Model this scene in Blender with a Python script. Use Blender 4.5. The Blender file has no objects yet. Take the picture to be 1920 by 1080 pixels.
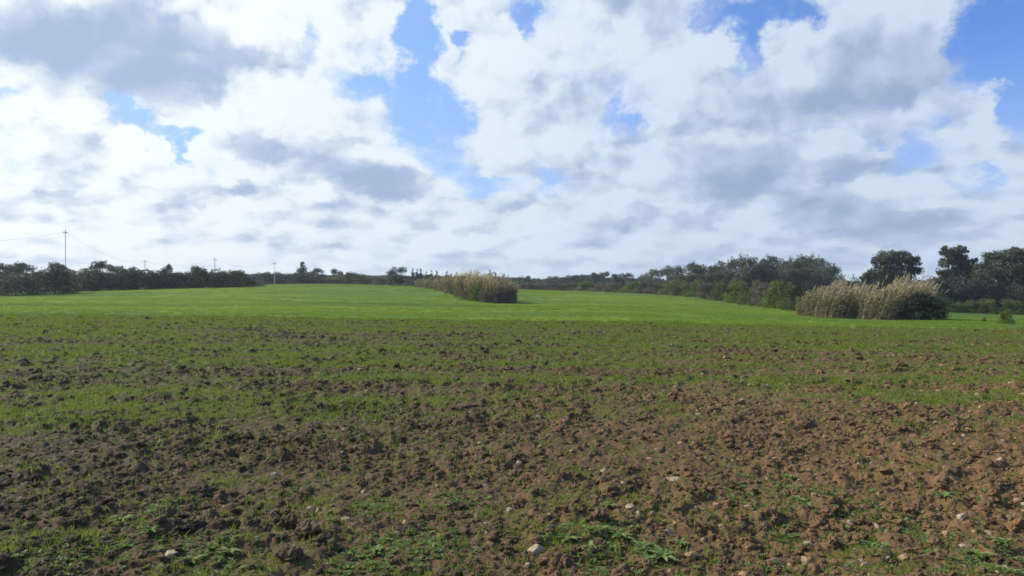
import bpy, math, random
import numpy as np
from mathutils import Vector, Matrix, noise as mnoise
R = math.radians
random.seed(7)
rng = np.random.default_rng(11)
scene = bpy.context.scene
COL = scene.collection

# ------------------------------------------------------------------ camera
CAM_H = 1.7          # eye height
FPX = 1507.0         # focal length in photograph pixels
HOR = 528.0          # row of the true horizon in the photograph
cam_d = bpy.data.cameras.new("camera")
cam = bpy.data.objects.new("camera", cam_d)
COL.objects.link(cam)
cam_d.sensor_width = 36.0
cam_d.lens = FPX / 1920.0 * 36.0
cam_d.clip_start = 0.1
cam_d.clip_end = 20000
cam.location = (0, 0, CAM_H)
cam.rotation_euler = (R(90) - math.atan((540 - HOR) / FPX), 0, 0)
scene.camera = cam

# ------------------------------------------------------------------ light
SUN_AZ = -72.0       # degrees, measured from the viewing direction, left is negative
SUN_EL = 34.0
SUN_DIR = Vector((math.sin(R(SUN_AZ)) * math.cos(R(SUN_EL)), math.cos(R(SUN_AZ)) * math.cos(R(SUN_EL)), math.sin(R(SUN_EL))))
sun_d = bpy.data.lights.new("sun", 'SUN')
sun_d.energy = 5.0
sun_d.angle = R(0.55)
sun_d.color = (1.0, 0.93, 0.82)
sun = bpy.data.objects.new("sun", sun_d)
COL.objects.link(sun)
sun.rotation_euler = SUN_DIR.to_track_quat('Z', 'Y').to_euler()
sun.location = (-40, 20, 60)

scene.view_settings.view_transform = 'Standard'
scene.view_settings.look = 'None'
scene.view_settings.gamma = 1.0
scene.view_settings.exposure = 0.0
scene.view_settings.use_curve_mapping = False
scene.render.engine = 'CYCLES'
scene.cycles.filter_width = 1.6
scene.cycles.max_bounces = 4
scene.cycles.transparent_max_bounces = 8
scene.cycles.volume_bounces = 0


class NT:
    """small wrapper that makes node graphs short to write"""
    def __init__(self, tree):
        self.t = tree
        self.n = tree.nodes
        self.l = tree.links

    def node(self, kind, **props):
        nd = self.n.new(kind)
        for k, v in props.items():
            setattr(nd, k, v)
        return nd

    def put(self, sock, val):
        if isinstance(val, bpy.types.NodeSocket):
            self.l.new(val, sock)
        elif val is not None:
            sock.default_value = val

    def math(self, op, a, b=None, c=None, clamp=False):
        nd = self.node('ShaderNodeMath', operation=op, use_clamp=clamp)
        for i, v in enumerate((a, b, c)):
            if v is not None:
                self.put(nd.inputs[i], v)
        return nd.outputs[0]

    def vmath(self, op, a, b=None, scale=None):
        nd = self.node('ShaderNodeVectorMath', operation=op)
        self.put(nd.inputs[0], a)
        if b is not None:
            self.put(nd.inputs[1], b)
        if scale is not None:
            self.put(nd.inputs['Scale'], scale)
        return nd.outputs['Value'] if op in ('DOT_PRODUCT', 'LENGTH', 'DISTANCE') else nd.outputs[0]

    def noise(self, vec, scale, detail=4, rough=0.55, dist=0.0, color=False, lac=2.0, dims='3D'):
        nd = self.node('ShaderNodeTexNoise', noise_dimensions=dims)
        if vec is not None:
            self.put(nd.inputs['Vector'], vec)
        nd.inputs['Scale'].default_value = scale
        nd.inputs['Detail'].default_value = detail
        nd.inputs['Roughness'].default_value = rough
        nd.inputs['Lacunarity'].default_value = lac
        nd.inputs['Distortion'].default_value = dist
        return nd.outputs['Color' if color else 'Fac']

    def smooth(self, v, a, b, lo=0.0, hi=1.0):
        nd = self.node('ShaderNodeMapRange', interpolation_type='SMOOTHSTEP')
        self.put(nd.inputs[0], v)
        nd.inputs[1].default_value = a
        nd.inputs[2].default_value = b
        nd.inputs[3].default_value = lo
        nd.inputs[4].default_value = hi
        return nd.outputs[0]

    def mix(self, f, a, b):
        nd = self.node('ShaderNodeMix', data_type='RGBA')
        self.put(nd.inputs[0], f)
        self.put(nd.inputs[6], a)
        self.put(nd.inputs[7], b)
        return nd.outputs[2]

    def attr(self, name, out='Fac'):
        return self.node('ShaderNodeAttribute', attribute_name=name).outputs[out]


# ------------------------------------------------------------------ sky: Nishita blue with drifting cumulus laid out by azimuth and elevation
def az_el(px, py):
    u = (px - 960) / FPX
    v = (HOR - py) / FPX
    return math.atan(u), v / math.sqrt(1 + u * u)

# blue gaps:  px, py, half width, half height, tilt, strength
GAPS = [
    (772, 55, 40, 130, 6, 1.0), (738, 175, 66, 50, 0, 0.75), (818, 235, 80, 74, 25, 1.0), (868, 330, 80, 45, 20, .55),
    (935, 345, 70, 26, 0, .5), (1035, 330, 48, 28, 10, .65), (850, 70, 20, 28, -20, .95), (985, 35, 24, 40, -10, .65),
    (1150, 212, 22, 40, 10, .5), (1122, 288, 30, 42, 10, .55), (1186, 237, 26, 20, 0, .45), (582, 80, 26, 36, 0, .38),
    (238, 212, 36, 24, 30, .7), (298, 252, 76, 17, 42, .65), (348, 290, 16, 38, -10, .5), (40, 172, 60, 22, 15, .6),
    (1352, 18, 90, 50, 0, 1.0), (1402, 82, 36, 48, 0, .8), (1480, 8, 110, 32, 0, .75), (1548, 36, 36, 24, 0, .6),
    (1890, 55, 95, 125, 0, 1.3), (1915, 150, 62, 80, 0, 1.1), (1795, 95, 50, 110, 10, .5), (1580, 228, 100, 22, 5, .35),
    (1632, 262, 34, 24, 0, .45), (1712, 296, 42, 34, 10, .55), (1742, 235, 30, 44, 0, .4), (1820, 335, 66, 26, 5, .75),
    (655, 180, 60, 36, 10, .4), (1668, 60, 40, 20, 0, .2), (1905, 235, 40, 60, 0, .5),
]
# grey, shaded cloud bellies
BELLIES = [
    (205, 88, 260, 125, 8, 1.1), (80, 50, 150, 80, 0, .4), (345, 115, 130, 55, 5, .45), (250, 150, 160, 42, 5, .4), (420, 90, 120, 36, 0, .25),
    (142, 272, 90, 32, 12, .75), (465, 265, 72, 46, 20, .95), (575, 300, 90, 34, 15, .5), (660, 322, 110, 36, 12, .75),
    (745, 348, 110, 38, 5, .85), (620, 396, 170, 22, 0, .7), (130, 386, 90, 20, 0, .4), (270, 412, 150, 16, 0, .35),
    (500, 440, 60, 24, 10, .5), (665, 440, 90, 24, 0, .4), (100, 325, 60, 20, 0, .4), (1245, 15, 120, 75, 15, .75), (265, 340, 40, 30, 0, .35),
    (1085, 208, 90, 36, 5, .5), (990, 250, 42, 34, 0, .4), (1055, 298, 70, 24, -25, .45), (1645, 130, 190, 72, -10, .95),
    (1480, 200, 170, 46, 5, .65), (1395, 322, 120, 58, 5, 1.05), (1590, 322, 90, 28, 0, .6), (1620, 412, 190, 50, 8, .9),
    (1690, 200, 130, 60, 0, .3), (1110, 412, 70, 24, 0, .35), (1350, 452, 140, 24, 0, .35), (1880, 300, 80, 40, 0, .5),
    (1850, 430, 130, 60, 0, .35), (1480, 490, 500, 40, 0, .25), (810, 440, 120, 16, 0, .25), (1300, 380, 400, 200, 0, .12),
    (700, 490, 400, 24, 0, .25), (60, 440, 200, 20, 0, .15), (1480, 300, 420, 200, 0, .15)
]
# small bright heads that stand in front of the gaps and bellies
HEADS = [
    (796, 196, 26, 14, 30, .6), (1562, 254, 26, 16, 10, .9), (1634, 276, 18, 10, 0, .8), (1535, 290, 20, 22, 10, .6),
    (1830, 292, 70, 32, -40, .8), (1850, 190, 36, 90, 20, .6), (1480, 110, 80, 70, -30, .8), (1310, 100, 70, 60, 0, .5), (1700, 235, 50, 50, 0, .3),
    (1770, 375, 40, 20, 0, .7), (830, 285, 60, 26, 20, .6), (940, 270, 70, 50, 0, .5), (1500, 345, 40, 20, 0, .5),
    (100, 230, 120, 50, 10, .6), (400, 220, 60, 26, 30, .5), (620, 40, 120, 60, 0, .5), (560, 215, 120, 40, 20, .5), (1370, 35, 20, 16, 0, .4),
    (1605, 190, 24, 16, 0, .4), (960, 150, 100, 80, 0, .4), (350, 110, 16, 10, 0, .3), (340, 195, 40, 20, 0, .4), (1450, 20, 50, 12, 20, .3)
]


def build_world():
    w = bpy.data.worlds.new("World")
    scene.world = w
    w.use_nodes = True
    g = NT(w.node_tree)
    g.n.clear()
    out = g.node('ShaderNodeOutputWorld')
    bg = g.node('ShaderNodeBackground')
    bg.inputs[1].default_value = 0.1
    g.l.new(bg.outputs[0], out.inputs[0])
    sky = g.node('ShaderNodeTexSky', sky_type='NISHITA')
    sky.sun_disc = False
    sky.sun_elevation = R(SUN_EL)
    sky.sun_rotation = R(SUN_AZ)
    sky.altitude = 50
    sky.air_density = 1.0
    sky.dust_density = 0.6
    sky.ozone_density = 1.6
    tc = g.node('ShaderNodeTexCoord').outputs['Generated']
    sep = g.node('ShaderNodeSeparateXYZ')
    g.l.new(tc, sep.inputs[0])
    X, Y, Z = sep.outputs
    az = g.math('ARCTAN2', X, Y)
    hl = g.math('SQRT', g.math('ADD', g.math('MULTIPLY', X, X), g.math('MULTIPLY', Y, Y)))
    el = g.math('DIVIDE', Z, g.math('MAXIMUM', hl, 0.02))
    elc = g.math('MAXIMUM', el, 0.0)
    comb = g.node('ShaderNodeCombineXYZ')
    g.l.new(az, comb.inputs[0])
    g.l.new(el, comb.inputs[1])
    P = comb.outputs[0]
    # cloud coordinates: round heads high up, flatter rows towards the horizon
    cq = g.node('ShaderNodeCombineXYZ')
    g.l.new(g.math('MULTIPLY', az, 3.4), cq.inputs[0])
    g.l.new(g.math('MULTIPLY', g.math('LOGARITHM', g.math('ADD', elc, 0.13), math.e), 1.45), cq.inputs[1])
    Q = cq.outputs[0]
    # warp the authored layout so that its outlines billow
    half = (0.5, 0.5, 0.5)
    w1 = g.vmath('SUBTRACT', g.noise(Q, 1.6, 2, 0.5, color=True), half)
    w2 = g.vmath('SUBTRACT', g.noise(Q, 6.0, 6, 0.66, color=True), half)
    W = g.vmath('ADD', g.vmath('SCALE', w1, scale=0.06), g.vmath('SCALE', w2, scale=0.085))
    PW = g.vmath('ADD', P, W)
    W3 = g.vmath('SCALE', w2, scale=0.035)
    PB = g.vmath('ADD', g.vmath('ADD', P, g.vmath('SCALE', w1, scale=0.05)), W3)

    def blobs(lst, coord, base):
        acc = base
        for (px, py, rx, ry, rot, s) in lst:
            a, e = az_el(px, py)
            m = g.node('ShaderNodeMapping', vector_type='TEXTURE')
            g.l.new(coord, m.inputs[0])
            k = math.cos(a)
            m.inputs['Location'].default_value = (a, e, 0)
            m.inputs['Rotation'].default_value = (0, 0, -R(rot))
            m.inputs['Scale'].default_value = (1.35 * rx / FPX * k * k, 1.35 * ry / FPX * k, 1e3)
            gr = g.node('ShaderNodeTexGradient', gradient_type='SPHERICAL')
            g.l.new(m.outputs[0], gr.inputs[0])
            acc = g.math('MULTIPLY_ADD', g.smooth(gr.outputs['Fac'], 0.0, 0.75), s, acc)
        return acc
    gaps = blobs(GAPS, PW, 0.0)
    bell = blobs(BELLIES, PB, 0.0)
    head = blobs(HEADS, PW, 0.0)

    # body of the clouds
    n1 = g.noise(Q, 2.4, 8, 0.58, 0.15)
    QW = g.vmath('ADD', Q, g.vmath('SCALE', w2, scale=0.16))

    def puffs(coord, scale, detail):
        v = g.node('ShaderNodeTexVoronoi', feature='SMOOTH_F1')
        g.l.new(coord, v.inputs['Vector'])
        v.inputs['Scale'].default_value = scale
        v.inputs['Detail'].default_value = min(detail, 2.5)
        v.inputs['Roughness'].default_value = 0.55
        v.inputs['Smoothness'].default_value = 0.55
        return g.math('SUBTRACT', 1.0, v.outputs['Distance'])
    pa = puffs(QW, 3.6, 3)
    pb = puffs(g.vmath('ADD', QW, (-0.045, 0.075, 0)), 3.6, 3)
    nb = g.noise(QW, 3.3, 5, 0.52)
    ns = g.noise(g.vmath('ADD', QW, (-0.06, 0.10, 0)), 3.3, 4, 0.5)
    fine = g.noise(Q, 15.0, 4, 0.6, 0.2)
    # outside the frame the deck opens up
    open_up = g.smooth(el, 0.42, 0.8)
    side = g.smooth(g.math('ABSOLUTE', az), 0.75, 1.3)
    opened = g.math('MAXIMUM', open_up, side)
    cov = g.math('MULTIPLY_ADD', g.math('SUBTRACT', n1, 0.5), 1.7, 1.14)
    cov = g.math('MULTIPLY_ADD', g.math('SUBTRACT', pa, 0.62), 0.55, cov)
    cov = g.math('MULTIPLY_ADD', g.math('SUBTRACT', fine, 0.5), 0.55, cov)
    cov = g.math('MULTIPLY_ADD', gaps, -1.05, cov)
    cov = g.math('MULTIPLY_ADD', head, 0.45, cov)
    cov = g.math('MULTIPLY_ADD', bell, 0.40, cov)
    cov = g.math('MULTIPLY_ADD', opened, -1.0, cov)
    low = g.smooth(el, 0.0, 0.14, 0.5, 0.0)
    cov = g.math('ADD', cov, low)
    mask = g.smooth(cov, -0.12, 0.85)
    thick = g.smooth(cov, 0.25, 1.1)
    near_hor = g.smooth(el, 0.0, 0.12, 0.8, 1.1)
    soft = g.math('MULTIPLY_ADD', g.smooth(bell, 0.2, 1.2), -0.55, 1.0)
    rel = g.math('MULTIPLY_ADD', g.math('SUBTRACT', pb, pa), 1.15, g.math('MULTIPLY', g.math('SUBTRACT', ns, nb), 2.0))
    rel = g.math('MULTIPLY', g.math('MULTIPLY', rel, near_hor), soft)
    shade = g.math('MULTIPLY_ADD', bell, 0.72, rel)
    shade = g.math('MULTIPLY_ADD', g.math('SUBTRACT', n1, 0.52), g.math('MULTIPLY', thick, 0.35), shade)
    shade = g.math('MULTIPLY_ADD', g.math('SUBTRACT', fine, 0.5), 0.10, shade)
    shade = g.math('MULTIPLY_ADD', head, -0.30, shade)
    shade = g.smooth(shade, -0.14, 1.15)
    # brighter towards the sun
    sd = g.vmath('DOT_PRODUCT', tc, tuple(SUN_DIR))
    glow = g.smooth(sd, 0.0, 0.85)
    lit = g.mix(glow, (6.2, 7.4, 8.9, 1), (10.0, 10.6, 10.8, 1))
    dark = g.mix(glow, (3.25, 4.35, 6.5, 1), (4.2, 5.5, 7.8, 1))
    cloud = g.mix(shade, lit, dark)
    # blue between the clouds, Nishita graded to the camera's blue
    blue = g.node('ShaderNodeMix', data_type='RGBA', blend_type='MULTIPLY')
    blue.inputs[0].default_value = 1.0
    g.l.new(sky.outputs[0], blue.inputs[6])
    blue.inputs[7].default_value = (0.80, 1.10, 1.80, 1)
    veil = g.mix(g.smooth(el, 0.02, 0.30, 0.55, 0.0), blue.outputs[2], (5.2, 6.5, 8.6, 1))
    veil = g.mix(g.math('MULTIPLY', glow, 0.75), veil, (4.6, 7.1, 10.2, 1))
    col = g.mix(mask, veil, cloud)
    g.l.new(col, bg.inputs[0])
    w.cycles.sampling_method = 'MANUAL'
    w.cycles.sample_map_resolution = 512

build_world()


# ------------------------------------------------------------------ tags and small helpers
def tag(o, label=None, cat=None, group=None, kind=None):
    if label: o['label'] = label
    if cat: o['category'] = cat
    if group: o['group'] = group
    if kind: o['kind'] = kind
    return o


def link_mesh(name, me, parent=None):
    o = bpy.data.objects.new(name, me)
    COL.objects.link(o)
    if parent is not None:
        o.parent = parent
    return o


def empty(name, loc=(0, 0, 0), rz=0.0):
    o = bpy.data.objects.new(name, None)
    COL.objects.link(o)
    o.empty_display_size = 0.3
    o.location = loc
    o.rotation_euler = (0, 0, rz)
    return o


def mesh_np(name, verts, faces, mat, tone=None, smooth=False):
    """faces: (n,3) or (n,4) index array; tone: one value per face"""
    verts = np.asarray(verts, dtype=np.float32)
    faces = np.asarray(faces, dtype=np.int32)
    me = bpy.data.meshes.new(name)
    k = faces.shape[1]
    me.vertices.add(len(verts))
    me.vertices.foreach_set('co', verts.ravel())
    me.loops.add(faces.size)
    me.loops.foreach_set('vertex_index', faces.ravel())
    me.polygons.add(len(faces))
    me.polygons.foreach_set('loop_start', np.arange(0, faces.size, k, dtype=np.int32))
    me.polygons.foreach_set('loop_total', np.full(len(faces), k, dtype=np.int32))
    if smooth:
        me.polygons.foreach_set('use_smooth', np.ones(len(faces), dtype=bool))
    if tone is not None:
        a = me.attributes.new('tone', 'FLOAT', 'FACE')
        a.data.foreach_set('value', np.asarray(tone, dtype=np.float32))
    me.update(calc_edges=True)
    if mat is not None:
        me.materials.append(mat)
    return me


# ------------------------------------------------------------------ numpy noise
def _hash(xi, yi, seed):
    h = (xi * 374761393 + yi * 668265263 + seed * 974634777) & 0xffffffff
    h = ((h ^ (h >> 13)) * 1274126177) & 0xffffffff
    h = ((h ^ (h >> 16)) * 2246822519) & 0xffffffff
    return (h ^ (h >> 15)).astype(np.float64) / 4294967296.0


def perlin(x, y, seed=0):
    xf = np.floor(x); yf = np.floor(y)
    xi = xf.astype(np.int64); yi = yf.astype(np.int64)
    fx = x - xf; fy = y - yf
    u = fx * fx * fx * (fx * (fx * 6 - 15) + 10)
    v = fy * fy * fy * (fy * (fy * 6 - 15) + 10)
    def grad(ax, ay):
        a = _hash(xi + ax, yi + ay, seed) * 2 * np.pi
        return np.cos(a) * (fx - ax) + np.sin(a) * (fy - ay)
    a = grad(0, 0); b = grad(1, 0); c = grad(0, 1); d = grad(1, 1)
    return ((a + u * (b - a)) * (1 - v) + (c + u * (d - c)) * v) * 1.5


def fbm(x, y, seed=0, octs=4, rough=0.5):
    s = 0; a = 1.0; t = 0
    for i in range(octs):
        s = s + a * perlin(x * 2 ** i + 17.3 * i, y * 2 ** i - 9.1 * i, seed + i)
        t += a; a *= rough
    return s / t


def worley(x, y, seed=0):
    xf = np.floor(x).astype(np.int64); yf = np.floor(y).astype(np.int64)
    best = np.full(x.shape, 9.0); bid = np.zeros(x.shape)
    for i in (-1, 0, 1):
        for j in (-1, 0, 1):
            cx = xf + i; cy = yf + j
            px = cx + 0.12 + 0.76 * _hash(cx, cy, seed); py = cy + 0.12 + 0.76 * _hash(cx, cy, seed + 51)
            d = np.hypot(x - px, y - py)
            m = d < best
            best = np.where(m, d, best); bid = np.where(m, _hash(cx, cy, seed + 97), bid)
    return best, bid


def sstep(x, a, b):
    t = np.clip((x - a) / (b - a), 0, 1)
    return t * t * (3 - 2 * t)


# ------------------------------------------------------------------ lie of the land
# surveyed heights: (column, row) in the photograph and the distance of that spot
SURVEY = [
    (-300, 600, 34), (0, 591, 39), (480, 596, 39), (960, 603, 39), (1440, 611, 39), (1900, 618, 39), (2200, 624, 39),
    (0, 567, 70), (480, 562, 80), (0, 555, 95), (100, 553, 98), (250, 544.5, 112), (400, 541, 120), (450, 538.5, 140), (550, 533.5, 165),
    (640, 534, 172), (700, 535, 172), (775, 538, 170), (800, 541, 140), (850, 550, 108), (940, 569, 90), (-250, 556, 95),
    (650, 560, 85), (1000, 545, 180), (1090, 547, 185), (1240, 553, 160), (1310, 562, 125), (1400, 575, 95), (1490, 586, 77),
    (1560, 598, 66), (1700, 603, 62), (1765, 602, 62), (1780, 580, 130), (1850, 582, 130), (1930, 586, 120), (1890, 611, 50), (2200, 600, 100),
    (1100, 580, 60), (1050, 556, 120), (1500, 552, 190),
]
_ctl = []
for (px, py, D) in SURVEY:
    _ctl.append((px, D, CAM_H - (py - HOR) / FPX * D))
for px in (-300, 300, 960, 1600, 2200):
    for D, z in ((3, 0.0), (6, 0.0), (12, 0.0), (330, -1.2), (700, -1.5), (3000, -1.5)):
        _ctl.append((px, D, z))
_ctl = np.array(_ctl)
def _feat(az, r):
    return az * 3.4, np.log(r) * 1.6
_cx, _cy = _feat(np.arctan((_ctl[:, 0] - 960) / FPX), _ctl[:, 1] / np.cos(np.arctan((_ctl[:, 0] - 960) / FPX)))
def _kern(d2):
    return 0.5 * d2 * np.log(d2 + 1e-9)
_n = len(_cx)
_A = np.zeros((_n + 3, _n + 3))
_A[:_n, :_n] = _kern((_cx[:, None] - _cx[None]) ** 2 + (_cy[:, None] - _cy[None]) ** 2) + np.eye(_n) * 0.01
_A[:_n, _n] = 1; _A[:_n, _n + 1] = _cx; _A[:_n, _n + 2] = _cy
_A[_n:, :_n] = _A[:_n, _n:].T
_W = np.linalg.solve(_A, np.concatenate([_ctl[:, 2], np.zeros(3)]))


def land(x, y):
    x = np.atleast_1d(np.asarray(x, dtype=np.float64)); y = np.atleast_1d(np.asarray(y, dtype=np.float64))
    r = np.clip(np.hypot(x, y), 3.0, 3000.0)
    az = np.arctan2(x, y)
    azc = np.clip(az, -0.75, 0.75)
    fx, fy = _feat(azc, r)
    z = np.full(x.shape, _W[_n]) + _W[_n + 1] * fx + _W[_n + 2] * fy
    for i in range(_n):
        z += _W[i] * _kern((fx - _cx[i]) ** 2 + (fy - _cy[i]) ** 2)
    out = sstep(np.abs(az), 0.8, 2.2)
    return z * (1 - out) + out * (-0.2)


def land1(x, y):
    return float(land(x, y)[0])


def spot(px, D):
    """ground point seen in column px at depth D"""
    x = (px - 960) / FPX * D
    return x, D, land1(x, D)


def near_spot(px, py):
    """where the view ray through (px, py) meets the near ground"""
    D = CAM_H * FPX / (py - HOR)
    for _ in range(4):
        x, y, z = spot(px, D)
        D = (CAM_H - z) * FPX / (py - HOR)
    return spot(px, D)


def crop_mask(x, y):
    edge = 38.5 + 2.0 * perlin(x * 0.11, y * 0.02, 5) + 1.1 * perlin(x * 0.5, y * 0.2, 6) + 0.8 * perlin(x * 1.7, y * 0.9, 7)
    return sstep(y, edge - 0.35, edge + 0.35) * sstep(np.hypot(x, y), 235, 205)


def cover_fn(x, y):
    """share of the ploughed ground that carries seedlings and weeds, 0..1"""
    d = np.hypot(x, y)
    base = np.interp(d, [0, 4.6, 5.2, 6.2, 7.2, 9.0, 10.5, 12.5, 14.5, 18, 24, 30, 38], [.38, .40, .36, .30, .26, .24, .31, .44, .50, .49, .48, .50, .58])
    az = x / np.maximum(y, 1)
    base = base - 0.08 * sstep(az, 0.0, 0.5) * sstep(d, 19, 9) - 0.05 * sstep(az, -0.1, 0.3) * sstep(d, 12, 18) + 0.04 * sstep(az, 0.3, 0.5) * sstep(d, 15, 20)
    # shallow passes of the plough leave stripes across the view
    yy = y + 0.03 * x
    s = perlin(x * 0.07, yy * 0.75, 21) * 0.42 + perlin(x * 0.25, yy * 1.5, 22) * 0.30
    s = s * sstep(d, 7, 14)
    c = fbm(x * 0.75, y * 0.9, 31, 3, 0.6) * 0.36 + fbm(x * 2.6, y * 2.6, 35, 3, 0.6) * 0.30
    return np.clip(base + s + c, 0, 1)


def clods(x, y):
    """height of the broken soil above the lie of the land"""
    d = np.hypot(x, y)
    m = crop_mask(x, y)
    wx = x + 0.05 * perlin(x * 5, y * 5, 60) + 0.015 * perlin(x * 19, y * 19, 61)
    wy = y + 0.05 * perlin(x * 5 + 40, y * 5, 62) + 0.015 * perlin(x * 19 + 40, y * 19, 63)
    yy = y + 0.03 * x
    h = 0.035 * perlin(x * 0.3, yy * 1.3, 41) + 0.045 * fbm(x * 1.3, y * 1.6, 43, 3)
    rough = np.clip(0.62 + 0.8 * fbm(x * 0.45, y * 0.8, 71, 3), 0.5, 1.25)
    rough = rough * np.interp(d, [0, 4.4, 5.4, 9, 40], [.55, .7, .95, 1.0, 1.1])
    F, I = worley(wx / 0.27, wy / 0.27, 1)
    big = np.sqrt(np.clip(1 - (F / 0.52) ** 2, 0, 1)) * np.where(I > 0.62, (I - 0.5) * 2.0, 0.0)
    h = h + 0.090 * big * rough
    F, I = worley(wx / 0.125 + 7, wy / 0.125 + 3, 2)
    mid = np.sqrt(np.clip(1 - (F / 0.55) ** 2, 0, 1)) * np.where(I > 0.35, I, 0.0)
    h = h + 0.042 * mid * rough
    nearw = sstep(d, 30, 14)
    F, I = worley(wx / 0.055 + 3, wy / 0.055 + 9, 3)
    sm = np.sqrt(np.clip(1 - (F / 0.6) ** 2, 0, 1)) * I
    h = h + (0.021 * sm) * rough * nearw
    h = h + 0.014 * fbm(x * 24, y * 24, 81, 3, 0.6) * nearw * rough
    h = h - 0.028 * np.abs(fbm(x * 8, y * 8, 85, 2, 0.6)) * (0.5 + 0.5 * nearw)
    h = h - 0.045 * np.abs(perlin(x * 3.3, y * 3.3, 88)) * rough
    canopy = 0.10 + 0.05 * fbm(x * 0.8, y * 0.8, 91, 3) + 0.05 * perlin(x * 3.1, y * 3.1, 95)
    return h * (1 - m) + m * canopy


# ------------------------------------------------------------------ materials
def new_mat(name):
    m = bpy.data.materials.new(name)
    m.use_nodes = True
    g = NT(m.node_tree)
    b = g.n['Principled BSDF']
    return m, g, b


def rgba(c):
    return (c[0], c[1], c[2], 1.0)


def leaf_mat(name, c1, c2, c3=None, trans=0.3, rough=0.6, spec=0.25):
    """foliage: tone attribute runs between two or three real leaf colours"""
    m, g, b = new_mat(name)
    t = g.attr('tone')
    oi = g.node('ShaderNodeObjectInfo')
    tj = g.math('ADD', t, g.math('MULTIPLY_ADD', oi.outputs['Random'], 0.30, -0.15), clamp=True)
    ramp = g.node('ShaderNodeValToRGB')
    g.l.new(tj, ramp.inputs[0])
    ramp.color_ramp.elements[0].color = rgba(c1)
    ramp.color_ramp.elements[1].color = rgba(c2)
    if c3:
        e = ramp.color_ramp.elements.new(0.86); e.color = rgba(c3)
        ramp.color_ramp.elements[1].position = 0.86 if False else ramp.color_ramp.elements[1].position
    g.l.new(ramp.outputs[0], b.inputs['Base Color'])
    b.inputs['Roughness'].default_value = rough
    b.inputs['Specular IOR Level'].default_value = spec
    tr = g.node('ShaderNodeBsdfTranslucent')
    br = g.node('ShaderNodeMix', data_type='RGBA', blend_type='MULTIPLY')
    br.inputs[0].default_value = 1.0
    g.l.new(ramp.outputs[0], br.inputs[6]); br.inputs[7].default_value = (1.5, 1.5, 0.8, 1)
    g.l.new(br.outputs[2], tr.inputs[0])
    mx = g.node('ShaderNodeMixShader')
    mx.inputs[0].default_value = trans
    g.l.new(b.outputs[0], mx.inputs[1]); g.l.new(tr.outputs[0], mx.inputs[2])
    g.l.new(mx.outputs[0], g.n['Material Output'].inputs[0])
    return m


def crop_mat():
    m, g, b = new_mat('crop_blade')
    t = g.attr('tone')
    pos = g.node('ShaderNodeNewGeometry').outputs['Position']
    mp = g.node('ShaderNodeMapping'); g.l.new(pos, mp.inputs[0]); mp.inputs['Scale'].default_value = (0.5, 1.4, 0)
    big = g.smooth(g.noise(mp.outputs[0], 0.055, 3, 0.5), 0.38, 0.62)
    small = g.smooth(g.noise(mp.outputs[0], 0.55, 4, 0.6), 0.35, 0.68)
    cool = g.mix(t, (0.078, 0.150, 0.022, 1), (0.190, 0.300, 0.048, 1))
    warm = g.mix(t, (0.130, 0.200, 0.012, 1), (0.330, 0.420, 0.020, 1))
    c = g.mix(big, cool, warm)
    c = g.mix(g.math('MULTIPLY', small, 0.30), c, (0.060, 0.115, 0.018, 1))
    g.l.new(c, b.inputs['Base Color'])
    b.inputs['Roughness'].default_value = 0.5
    b.inputs['Specular IOR Level'].default_value = 0.25
    tr = g.node('ShaderNodeBsdfTranslucent')
    br = g.node('ShaderNodeMix', data_type='RGBA', blend_type='MULTIPLY')
    br.inputs[0].default_value = 1.0
    g.l.new(c, br.inputs[6]); br.inputs[7].default_value = (1.5, 1.4, 0.6, 1)
    g.l.new(br.outputs[2], tr.inputs[0])
    mx = g.node('ShaderNodeMixShader'); mx.inputs[0].default_value = 0.4
    g.l.new(b.outputs[0], mx.inputs[1]); g.l.new(tr.outputs[0], mx.inputs[2])
    g.l.new(mx.outputs[0], g.n['Material Output'].inputs[0])
    return m


def soil_colour(g, co):
    red = g.attr('red')
    n = g.noise(co, 3.0, 5, 0.6)
    n2 = g.noise(co, 22.0, 4, 0.6)
    k = g.math('ADD', g.math('MULTIPLY', red, 0.9), g.math('MULTIPLY', g.math('SUBTRACT', n, 0.5), 1.0), clamp=True)
    c = g.mix(k, (0.082, 0.056, 0.029, 1), (0.180, 0.097, 0.042, 1))
    light = g.smooth(n2, 0.5, 0.75)
    c = g.mix(g.math('MULTIPLY', light, 0.40), c, (0.25, 0.160, 0.080, 1))
    return c, n2


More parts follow.
